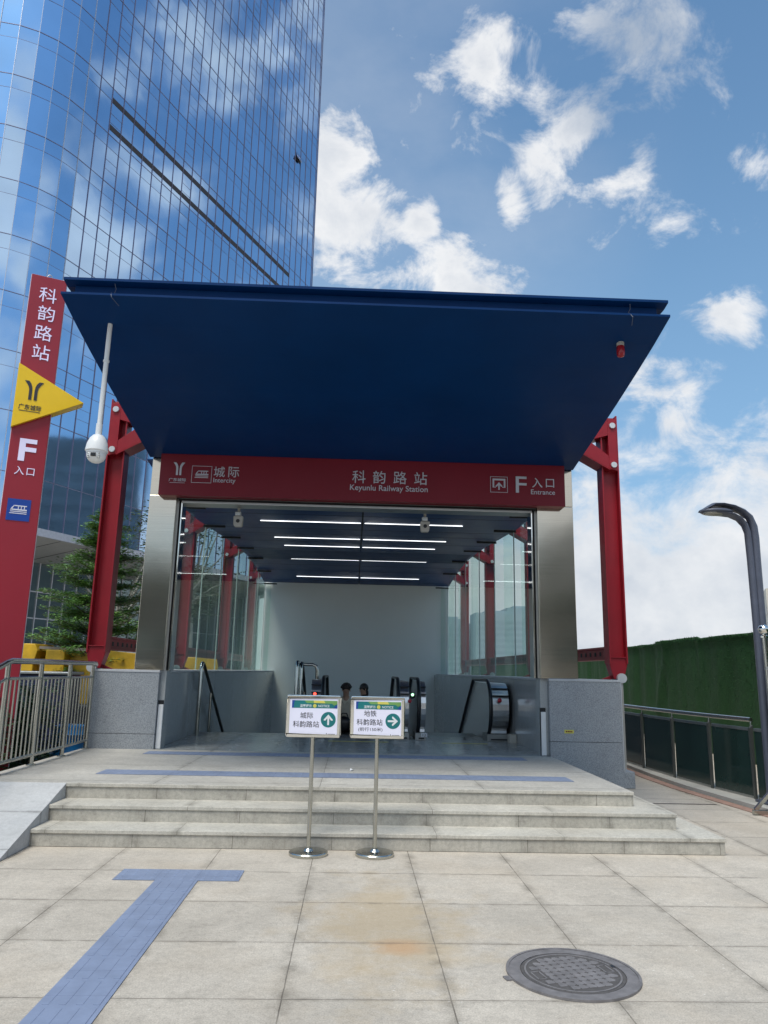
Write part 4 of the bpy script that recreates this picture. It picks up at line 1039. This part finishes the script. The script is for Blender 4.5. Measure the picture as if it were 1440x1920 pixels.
# ================================================================== people riding up
def skin_body(name, verts, edges, radii, mat, parent, root=0):
    off = LOC[parent]
    me = bpy.data.meshes.new(name); me.from_pydata([tuple(Vector(v) - off) for v in verts], edges, [])
    o = bpy.data.objects.new(name, me); COL.objects.link(o); o.parent = parent; LOC[o] = off
    md = o.modifiers.new('Skin', 'SKIN')
    for i, r in enumerate(radii):
        sv = me.skin_vertices[0].data[i]; sv.radius = (r, r) if isinstance(r, (int, float)) else r; sv.use_root = (i == root)
    sb = o.modifiers.new('Sub', 'SUBSURF'); sb.levels = 2; sb.render_levels = 2
    me.materials.append(mat)
    return o
def person(x, y, zf, label, turn, hair_style, shirt, trousers):
    Pn = thing('person', label, 'person', (x, y, zf), 'people on the escalator')
    z = lambda h: zf + h
    c, s = math.cos(turn), math.sin(turn)
    W = lambda a, b, h: (x + a * c - b * s, y + a * s + b * c, z(h))      # b<0 is forward
    v = [W(0, 0, .92), W(0, 0, 1.12), W(0, 0, 1.33), W(0, .0, 1.43), W(0, -.01, 1.50), W(0, -.02, 1.60), W(0, -.015, 1.69),
         W(.175, 0, 1.385), W(.235, .02, 1.12), W(.20, -.17, .95), W(.15, -.26, .93), W(-.175, 0, 1.385), W(-.235, .02, 1.12), W(-.20, -.17, .97), W(-.15, -.25, .96),
         W(.09, 0, .86), W(.10, -.01, .48), W(.10, .02, .09), W(.10, -.14, .035), W(-.09, 0, .86), W(-.10, -.01, .48), W(-.10, .02, .09), W(-.10, -.14, .035)]
    e = [(0, 1), (1, 2), (2, 3), (3, 4), (4, 5), (5, 6), (2, 7), (7, 8), (8, 9), (9, 10), (2, 11), (11, 12), (12, 13), (13, 14), (0, 15), (15, 16), (16, 17), (17, 18), (0, 19), (19, 20), (20, 21), (21, 22)]
    r = [(.125, .095), (.115, .085), (.125, .085), .062, .058, (.070, .085), (.062, .075), .055, .043, .034, .038, .055, .043, .034, .038, .085, .06, .045, .04, .085, .06, .045, .04]
    b = skin_body('body', v, e, r, M['skin'], Pn)
    # face
    nb = MB(); hc = Vector(W(0, -.02, 1.60)); fwd = (Vector(W(0, -1, 0)) - Vector(W(0, 0, 0))).normalized(); rt = (Vector(W(1, 0, 0)) - Vector(W(0, 0, 0))).normalized()
    nb.ball(hc + fwd * .088 + Z * -.012, .014, (.8, 1.2, 1.4), 6)
    for q in (-1, 1): nb.ball(hc + rt * q * .076 + Z * -.005, .022, (.4, .8, 1.3), 6)
    build('ears_and_nose', nb, M['skin'], b, smooth=60)
    ey = MB()
    for q in (-1, 1): ey.ball(hc + fwd * .080 + rt * q * .031 + Z * .016, .009, (1.3, .6, .7), 6)
    build('eye', ey, M['ink'], b, smooth=60)
    mo = MB(); mo.ball(hc + fwd * .080 + Z * -.052, .02, (1, .35, .25), 6); build('mouth', mo, paint('lips', (.32, .12, .10), .5), b, smooth=60)
    hr = MB()
    if hair_style == 'curly':
        for i in range(90):
            a = R.uniform(0, 2 * PI); el = R.uniform(.15, 1.5); d = Vector((math.cos(a) * math.cos(el), math.sin(a) * math.cos(el), math.sin(el)))
            if d.dot(fwd) > .78: continue
            hr.ball(hc + Z * .035 + Vector((d.x * .092, d.y * .100, d.z * .088)), R.uniform(.018, .030), (1, 1, .9), 5)
        hr.ball(hc + Z * .045 - fwd * .012, .088, (1.0, 1.0, .95), 10)
    else:
        hr.ball(hc + Z * .028 - fwd * .022, .092, (1.0, 1.0, 1.02), 10)
        hr.ball(hc - Z * .08 - fwd * .045, .07, (1.1, .9, 1.7), 8)
    build('hair', hr, M['hair'], Pn, smooth=60)
    cl = MB()
    for q in (-1, 1):
        a = [Vector(W(q * .03, -.10, 1.33)), Vector(W(q * .085, -.085, 1.40)), Vector(W(q * .075, .02, 1.475)), Vector(W(q * .02, .055, 1.485)), Vector(W(q * .06, -.05, 1.46))]
        cl.prism([a[0], a[1], a[2], a[4]], Vector(W(q * .01, .012, 0)) - Vector(W(0, 0, 0))); cl.prism([a[2], a[3], a[3] - Z * .05, a[2] - Z * .05], Vector(W(0, .012, 0)) - Vector(W(0, 0, 0)))
    tv = [W(0, 0, .84), W(0, 0, 1.0), W(0, 0, 1.15), W(0, 0, 1.33), W(0, .005, 1.42), W(.18, 0, 1.385), W(.238, .02, 1.16), W(-.18, 0, 1.385), W(-.238, .02, 1.16)]
    te = [(0, 1), (1, 2), (2, 3), (3, 4), (3, 5), (5, 6), (3, 7), (7, 8)]
    sh_ = skin_body('shirt', tv, te, [(.155, .115), (.15, .11), (.15, .108), (.16, .108), .068, .072, .066, .072, .066], shirt, Pn)
    build('collar', cl, shirt, sh_)
    pv = [W(0, 0, .95), W(.09, 0, .84), W(.10, -.01, .56), W(.10, -.005, .46), W(-.09, 0, .84), W(-.10, -.01, .56), W(-.10, -.005, .46)]
    skin_body('trousers', pv, [(0, 1), (1, 2), (2, 3), (0, 4), (4, 5), (5, 6)], [(.14, .105), .10, .088, .085, .10, .088, .085], trousers, Pn)
    return Pn
person(-.145, 15.05, -.37, 'person with curly dark hair in an open cream shirt riding up the escalator', 0.0, 'curly', M['shirt'], M['dark_cloth'])
person(.21, 15.55, -.36, 'person with straight dark hair looking to the side behind the right notice', -.9, 'long', M['grey_cloth'], M['grey_cloth'])
bg_ = MB().ball((-.17, 14.76, .60), .15, (1.0, .55, 1.0), 10).tube([(-.24, 14.76, .70), (-.21, 14.76, .80), (-.12, 14.76, .80), (-.08, 14.76, .70)], .012, 6)
tag(build('shoulder_bag', bg_, M['black'], smooth=60), 'black bag held in front of the person in the cream shirt', 'bag')

# ================================================================== glass tower
TN = Vector((.9106, -.4134, 0)); TD = Vector((.4134, .9106, 0)); TP = Vector((-21.38, 50.0, 0))
TW = thing('glass_tower', 'tall blue mirror glass office tower with a rounded corner on the left', 'building', (-30, 70, 0))
bay = 1.3; t0 = -.70; nb_ = 28; Rc = 6.0
plan = []                                             # list of (point, outward normal, pale?)
nc = 8; cen = TP + TD * t0 - TN * Rc
da = bay / Rc
far_dir = None
for i in range(nc, 0, -1):
    a = da * i; plan.append((cen + (TN * math.cos(a) - TD * math.sin(a)) * Rc, TN * math.cos(a) - TD * math.sin(a), i))
a = da * nc; nl = TN * math.cos(a) - TD * math.sin(a); dl = Vector((nl.y, -nl.x, 0))
dl = -TN * math.sin(a) - TD * math.cos(a)
pre = [(plan[0][0] + dl * (bay * k), nl, 20) for k in range(14, 0, -1)]
plan = pre + plan
for i in range(nb_ + 1): plan.append((TP + TD * (t0 + bay * i), TN, 0))
endp = plan[-1][0]
for i in range(1, 4):
    a = da * 2.2 * i; n_ = TN * math.cos(a) + TD * math.sin(a)
    plan.append((endp - TN * 1.2 + n_ * 1.2, n_, 0))
plan.append((plan[-1][0] - TN * 20, TD, 0))
levels = [10.5, 13.85] + [17.95 + 4.12 * k for k in range(0, 26)]
RT = random.Random(3)
def wall_quad(mb, A, B, z0, z1, n, tilt=0.0, proud=0.0):
    a, b = A + n * proud, B + n * proud; o = [n * RT.uniform(-tilt, tilt) for _ in range(3)]
    o.append(o[0] + o[2] - o[1])
    mb.add([a + Z * z0 + o[0], b + Z * z0 + o[1], b + Z * z1 + o[2], a + Z * z1 + o[3]], [(0, 1, 2, 3)])
flat0 = len(pre) + nc
for li in range(len(levels) - 1):
    z0, z1 = levels[li], levels[li + 1]; zs = z1 - 1.15 if li > 1 else z1 - .02
    ga, gb, mm, mp_ = MB(), MB(), MB(), MB()
    for i in range(len(plan) - 1):
        (A, na, fa), (B, nb2, fb2) = plan[i], plan[i + 1]; d = (B - A).normalized(); n = Vector((d.y, -d.x, 0))
        if n.dot(na) < 0: n = -n
        w = .06 if i < flat0 + nb_ else .0
        wall_quad(ga, A, B, z0, zs, n, .0045)
        if li > 1: wall_quad(gb, A, B, zs, z1, n, .0045)
        L = (B - A).length
        if L < 3:
            # vertical fin on the right side of each bay
            tgt = mp_ if fa > 0 else mm
            tgt.obox(B + n * .03 + Z * (z0 + z1) / 2, d, n, Z, .016, .024, (z1 - z0) / 2)
        mm.obox((A + B) / 2 + n * .012 + Z * (z1 - .035), d, n, Z, L / 2 - .03, .016, .020)
        if li > 1: mm.obox((A + B) / 2 + n * .006 + Z * zs, d, n, Z, L / 2 - .03, .008, .010)
        fi = i - flat0
        if li > 1 and fi >= 0 and fi % 7 in (2,) and i < flat0 + nb_:
            for q in (.35, .62): mm.obox((A + B) / 2 + n * .006 + Z * (z0 + (zs - z0) * q), d, n, Z, L / 2 - .03, .008, .011)
    so_ = build('storey', ga, M['tower'], TW, smooth=False)
    if gb.v: build('spandrel', gb, M['tower_spandrel'], so_, smooth=False)
    build('mullion_grid', mm, M['mullion'], so_)
    build('pale_mullions', mp_, M['mullion_pale'], so_)
for (z, ta, tb_) in ((45.74, 2.2, 31.0), (43.30, 2.2, 31.0)):
    lv = MB()
    for i in range(nb_):
        ta_ = t0 + bay * i
        if ta_ < ta - .5 or ta_ + bay > tb_ + .6: continue
        lv.obox(TP + TD * (ta_ + bay / 2) + TN * .012 + Z * z, TD, TN, Z, bay / 2 - .028, .010, .24)
    build('louvre_band', lv, M['louvre'], TW)
# one opened vent window
ow = MB(); c_ = TP + TD * (t0 + bay * 24.5) + Z * 61.5
ow.obox(c_ + TN * .02, TD, TN, Z, .56, .01, .42); opn = build('open_vent', ow, M['louvre'], TW)
ow = MB(); ow.obox(c_ + TN * .16 + Z * .06, TD, (TN * .93 + Z * .36), (Z * .93 - TN * .36), .57, .015, .42); build('vent_sash', ow, M['tower'], opn)
# ledge, soffit, recessed podium glazing and floor slab
ld = MB(); sfm = MB(); pg = MB(); pm = MB()
for i in range(len(plan) - 2):
    (A, na, _), (B, nb2, _) = plan[i], plan[i + 1]; d = (B - A).normalized(); n = Vector((d.y, -d.x, 0))
    if n.dot(na) < 0: n = -n
    ld.obox((A + B) / 2 + n * .06 + Z * 10.25, d, n, Z, (B - A).length / 2 + .01, .12, .26)
    Ai, Bi = A - na * 6.0, B - nb2 * 6.0
    sfm.add([A + Z * 10.0, B + Z * 10.0, Bi + Z * 9.2, Ai + Z * 9.2], [(0, 1, 2, 3)])
    wall_quad(pg, Ai, Bi, 0, 9.2, n, .003)
    if (Bi - Ai).length > .2:
        di = (Bi - Ai).normalized()
        pm.obox(Bi + Z * 4.6 + n * .03, di, n, Z, .04, .06, 4.6)
        for z in (2.6, 5.0, 7.0): pm.obox((Ai + Bi) / 2 + n * .02 + Z * z, di, n, Z, (Bi - Ai).length / 2, .03, .04)
build('ledge', ld, M['mullion_pale'], TW); build('podium_soffit', sfm, M['soffit_grey'], TW, smooth=False)
sj = MB()
for i in range(0, len(plan) - 2, 2):
    A, na, _ = plan[i]; sj.beam(A + Z * 9.985 - na * .1, A - na * 6 + Z * 9.185, .05, .02)
build('soffit_joint', sj, M['navy_dark'], TW)
po_ = build('podium_glazing', pg, M['podium'], TW, smooth=False); build('podium_mullions', pm, M['mullion_pale'], po_)
core = [p - n * .25 for p, n, _ in plan] + [plan[0][0] + (plan[-1][0] - plan[-2][0])]
build('tower_core', MB().prism([Vector((p.x, p.y, 10.3)) for p in core], (0, 0, levels[-1] - 10.4)), M['navy_dark'], TW)

# ================================================================== distant and mirrored buildings
def block(name, label, cx, cy, w, d, h, rotz, wall, win, fl=3.2, bw=3.5, group=None, sides=True):
    T = thing(name, label, 'building', (cx, cy, 0), group)
    u = Vector((math.cos(rotz), math.sin(rotz), 0)); n = Vector((u.y, -u.x, 0)); c = Vector((cx, cy, 0))
    build('walls', MB().obox(c + Z * h / 2, u, n, Z, w / 2, d / 2, h / 2), wall, T)
    build('roof', MB().obox(c + Z * (h + .5), u, n, Z, w / 2 * .55, d / 2 * .6, .5 + h * .012), wall, T)
    for sgn, nn, uu, half, dep in ((1, n, u, w / 2, d / 2), (1, -u, n, d / 2, w / 2), (1, u, n, d / 2, w / 2))[:3 if sides else 1]:
        m = MB(); k = int(2 * half / bw)
        for f in range(int(h / fl) - 1):
            z = 2 + fl * f
            if z + fl > h: break
            m.obox(c + nn * (dep + .02) + Z * (z + fl * .4), uu, nn, Z, half * .92, .05, fl * .24)
        build('window_band', m, win, T)
    return T
block('office_building', 'dark grey office block out to the right that the tower mirrors', 110, 103, 27, 18, 55, math.radians(-64), M['mirror_wall'], M['mirror_win'], 4, 3)
block('apartment_block', 'pale apartment block with flat roof at the right edge behind the hoarding', 88, 150, 7, 12, 19.6, math.radians(-25), M['beige'], M['beige_win'], 3, 3)
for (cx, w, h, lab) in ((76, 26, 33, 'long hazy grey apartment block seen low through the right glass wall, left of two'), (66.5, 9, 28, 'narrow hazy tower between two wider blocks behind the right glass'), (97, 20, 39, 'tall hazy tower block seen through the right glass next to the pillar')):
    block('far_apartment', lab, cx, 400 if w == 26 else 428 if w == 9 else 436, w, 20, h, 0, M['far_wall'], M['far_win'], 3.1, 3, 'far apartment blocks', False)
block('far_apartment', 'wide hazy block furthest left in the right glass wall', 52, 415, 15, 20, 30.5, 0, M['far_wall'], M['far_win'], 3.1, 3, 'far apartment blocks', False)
# what stands behind the photographer, seen only as dark reflections in the steel and glass
block('street_building', 'brown street building behind the viewer', -18, -46, 60, 14, 9, math.radians(180), M['beige_win'], M['podium'], 3.6, 3)
block('street_building', 'lower grey street building behind the viewer', 34, -42, 34, 14, 14, math.radians(170), M['beige_win'], M['podium'], 3.6, 3)

# ================================================================== trees and shrubs
def leaves(mb, c, rad, n, size, flat=.5, rr=R):
    for _ in range(n):
        while True:
            p = Vector((rr.uniform(-1, 1), rr.uniform(-1, 1), rr.uniform(-1, 1)))
            if p.length < 1: break
        p = Vector((p.x * rad[0], p.y * rad[1], p.z * rad[2])) + Vector(c)
        a = rr.uniform(0, 2 * PI); d = Vector((math.cos(a), math.sin(a), rr.uniform(-.35, .35))); q = Vector((-d.y, d.x, rr.uniform(-flat, flat)))
        s = size * rr.uniform(.6, 1.3)
        mb.add([p - d * s, p - q * s * .38, p + d * s, p + q * s * .38], [(0, 1, 2, 3)])
def layered_tree(x, y, h, rad, label, seed=1, leaf=M['leaf']):
    rr = random.Random(seed)
    T = thing('feathery_tree', label, 'tree', (x, y, 0))
    tk = MB().tube([(x, y, 0), (x + .04, y, h * .4), (x - .03, y, h * .75), (x, y, h * .98)], [.13, .10, .06, .02], 10)
    cr = MB(); br = MB()
    nl = 92
    for i in range(nl):
        f = (i + rr.random()) / nl; z = 1.3 + (h - 1.5) * f; rmax = rad * (1 - .74 * f ** 1.5)
        z = round(z / .42) * .42 * .65 + z * .35
        a = i * 2.399 + rr.uniform(-.4, .4); L = rmax * rr.uniform(.55, 1.15)
        d = Vector((math.cos(a), math.sin(a), 0)); tip = Vector((x, y, z)) + d * L + Z * (L * rr.uniform(.05, .25))
        mid = Vector((x, y, z)) + d * L * .5 + Z * (L * .05)
        br.tube([(x, y, z - .12), mid, tip], [.028, .018, .006], 5)
        m = int(5 + L * 7)
        for q in range(m):
            t = .2 + .8 * q / m; sp = (1.15 - t) * L * .42 + .1
            p = Vector((x, y, z - .05)).lerp(tip, t) + Vector((-d.y, d.x, 0)) * rr.uniform(-sp, sp)
            leaves(cr, p, (.25, .25, .085), 40, .052, .5, rr)
    to = build('trunk', tk, M['bark'], T, smooth=60); build('limb', br, M['bark'], to)
    build('crown', cr, leaf, T, smooth=False)
    return T
layered_tree(-7.35, 21.5, 6.0, 1.95, 'feathery green tree with flat layered branches behind the left red column', 5)
def broad_tree(x, y, h, rad, label, seed, trunk=M['bark_pale'], leaf=M['leaf_mid'], group=None, size=.10, n=26):
    rr = random.Random(seed); T = thing('broadleaf_tree', label, 'tree', (x, y, 0), group)
    lean = rr.uniform(-.3, .3)
    to = build('trunk', MB().tube([(x, y, 0), (x + lean * .4, y, h * .3), (x + lean, y, h * .62)], [.20, .16, .10], 10), trunk, T, smooth=60)
    cr = MB(); lb_ = MB()
    for i in range(n):
        a = rr.uniform(0, 2 * PI); z = h * rr.uniform(.42, .98); r_ = rad * math.sin(PI * (z / h - .30) / .78) * rr.uniform(.35, 1.05)
        p = Vector((x + lean + r_ * math.cos(a), y + r_ * math.sin(a), z))
        lb_.tube([(x + lean * .8, y, h * .45), (Vector((x + lean, y, h * .5)).lerp(p, .6)), p], [.06, .035, .012], 5)
        for k in range(4):
            q = p + Vector((rr.uniform(-.5, .5), rr.uniform(-.5, .5), rr.uniform(-.35, .35))) * rad * .42
            leaves(cr, q, (rad * .22, rad * .22, rad * .15), 34, size, .6, rr)
    build('limb', lb_, trunk, to); build('crown', cr, leaf, T, smooth=False)
    return T
for i, (x, y, h, r_, lab) in enumerate(((-7.6, 31, 8.5, 2.4, 'leafy tree with a pale trunk seen through the left glass wall, nearest the steel pillar'),
                                     (-8.0, 37, 10, 2.8, 'leafy tree with a pale trunk seen between the second and third red columns'),
                                     (-10.6, 33, 7, 2.4, 'darker leafy tree just right of the left red column'))):
    broad_tree(x, y, h, r_, lab, 20 + i, leaf=(M['leaf_mid'], M['leaf_mid'], M['leaf_dark'])[i], group='trees left of the pavilion')
for i, (x, y, h, r_) in enumerate(((-9, -26, 9, 3.4), (-2, -30, 10, 3.6), (6, -27, 8.5, 3.3), (14, -30, 10, 3.8), (-16, -28, 10, 3.8))):
    broad_tree(x, y, h, r_, 'dark street tree behind the viewer', 40 + i, leaf=M['leaf_dark'], group='street trees behind the viewer', size=.2, n=20)
def shrub(x, y, w, h, label, seed, leaf=M['leaf_dark'], n=1500):
    rr = random.Random(seed); T = thing('shrub', label, 'shrub', (x, y, 0), 'shrubs behind the left handrail')
    cr = MB(); sm = MB()
    for i in range(9):
        a = rr.uniform(0, 2 * PI); tip = Vector((x + w * .7 * math.cos(a), y + w * .7 * math.sin(a), h * rr.uniform(.6, .95)))
        sm.tube([(x, y, 0), tip], [.012, .004], 5); leaves(cr, tip, (w * .5, w * .5, h * .3), n // 9, .05, .7, rr)
    leaves(cr, (x, y, h * .5), (w, w, h * .5), n, .05, .7, rr)
    build('stems', sm, M['bark'], T); build('foliage', cr, leaf, T, smooth=False)
for i, (x, y, w, h, lab) in enumerate(((-4.55, 8.75, .42, .62, 'dark green shrub nearest the viewer behind the handrail'), (-4.62, 9.55, .50, .78, 'dark green shrub at the foot of the red totem sign'), (-4.75, 10.45, .52, .98, 'dark green shrub right of the totem sign foot'),
                                      (-4.70, 11.35, .48, .95, 'dark green shrub beside the left granite pier'), (-5.7, 10.2, .6, .95, 'dark shrub left behind the totem sign'), (-5.8, 11.8, .6, 1.05, 'dark shrub furthest back behind the handrail'))):
    shrub(x, y, w, h * 1.22, lab, 60 + i)
gcv = MB()
for i in range(9000): leaves(gcv, (R.uniform(-7.5, -3.98), R.uniform(8.6, 13.5), .14), (.05, .05, .10), 1, .05, .8)
tag(build('ground_cover', gcv, M['leaf_dark'], smooth=False), 'low dark green ground cover in the planting bed', 'ground cover', kind='stuff')

# ================================================================== site objects on the left
YM = thing('construction_machine', 'yellow construction machine parked behind the left handrail', 'machine', (-7.4, 20, 0))
yb = 20.0
bm_ = MB().box(-8.05, -7.55, yb, yb + 1.6, .5, 1.98).box(-7.55, -6.9, yb + .35, yb + 1.6, .5, 1.90)
build('body', bm_, M['yellow_machine'], YM, bev=.03)
build('counterweight', MB().prism([(-8.72, yb - .1, .9), (-8.30, yb - .1, .9), (-8.30, yb - .1, 1.6), (-8.22, yb - .1, 1.95), (-8.30, yb - .1, 2.12), (-8.72, yb - .1, 2.12), (-8.66, yb - .1, 1.96), (-8.74, yb - .1, 1.84)], (0, 1.2, 0)), M['yellow_machine'], YM, bev=.02)
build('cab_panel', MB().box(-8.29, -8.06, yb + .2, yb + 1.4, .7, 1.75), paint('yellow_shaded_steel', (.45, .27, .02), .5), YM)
build('deck_rail', MB().beam((-8.25, yb + .1, 2.03), (-6.9, yb + .3, 1.99), .10, .07), paint('weathered_metal', (.26, .23, .20), .6), YM)
build('boom', MB().beam((-6.9, yb + .8, 1.75), (-5.4, yb + .8, 1.62), .5, .55).prism([(-5.75, yb + .5, 1.2), (-5.05, yb + .5, 1.2), (-5.05, yb + .5, 1.98), (-5.45, yb + .5, 1.9)], (0, .5, 0)), M['yellow_machine'], YM, bev=.02)
build('track', MB().box(-8.8, -5.6, yb - .2, yb + 2.0, .06, .62), M['black'], YM, bev=.05)
YB = thing('yellow_barrier', 'yellow site barrier seen low through the left glass wall', 'barrier', (-6.3, 27, 0))
build('panel', MB().box(-7.2, -4.6, 27, 27.1, .2, 1.95), M['yellow_machine'], YB, bev=.02); build('foot', MB().box(-7.0, -6.8, 26.7, 27.4, .0, .2).box(-5.0, -4.8, 26.7, 27.4, .0, .2), M['concrete'], YB)
NB = thing('cable_cabinet', 'dark navy blue equipment cabinet standing behind the shrubs', 'cabinet', (-6.4, 14.2, 0))
build('cabinet_body', MB().box(-7.2, -5.2, 14.0, 14.7, .1, 1.42), M['navy_box'], NB, bev=.02); build('lid', MB().box(-7.24, -5.16, 13.96, 14.74, 1.421, 1.47), M['steel_dull'], NB, bev=.01)
BB = thing('blue_barrel', 'bright blue plastic barrel next to the left granite pier', 'barrel', (-4.28, 11.85, 0))
build('drum', MB().lathe([(.22, .0), (.24, .04), (.24, .28), (.255, .30), (.24, .32), (.24, .56), (.255, .58), (.24, .60), (.22, .70), (.20, .71)], (-4.28, 11.85, 0), 28), M['blue_box'], BB, smooth=40)
build('bung', MB().cyl((-4.2, 11.8, .71), (-4.2, 11.8, .73), .03, 12), M['white'], BB)
CR = thing('parked_van', 'white van parked behind the feathery tree', 'van', (-9.2, 34, 0))
vb = [(-12.2, 1.0), (-12.2, 1.9), (-11.6, 2.0), (-11.0, 2.75), (-7.6, 2.8), (-7.4, 2.6), (-7.4, 1.0)]
build('body', MB().prism([(x, 33.0, z - .45) for x, z in vb], (0, 1.8, 0)), M['white'], CR, bev=.06)
build('side_window', MB().box(-10.8, -9.6, 32.985, 32.999, 1.45, 2.1).box(-9.4, -8.0, 32.985, 32.999, 1.45, 2.1), M['glass_dark'], CR)
for x in (-11.4, -8.3):
    wl = build('wheel', MB().cyl((x, 32.98, .34), (x, 33.2, .34), .34, 24), M['black'], CR, smooth=40); build('rim', MB().cyl((x, 32.96, .34), (x, 32.979, .34), .2, 20), M['steel_dull'], wl, smooth=40)
# a scrap of litter on the landing
tag(build('paper_scrap', MB().add([(-.02, 9.28, LZ + .002), (.02, 9.27, LZ + .015), (.03, 9.31, LZ + .004), (-.01, 9.32, LZ + .03)], [(0, 1, 2), (0, 2, 3), (0, 3, 1), (1, 3, 2)]), M['white'], smooth=False), 'tiny white scrap of paper on the landing', 'litter')
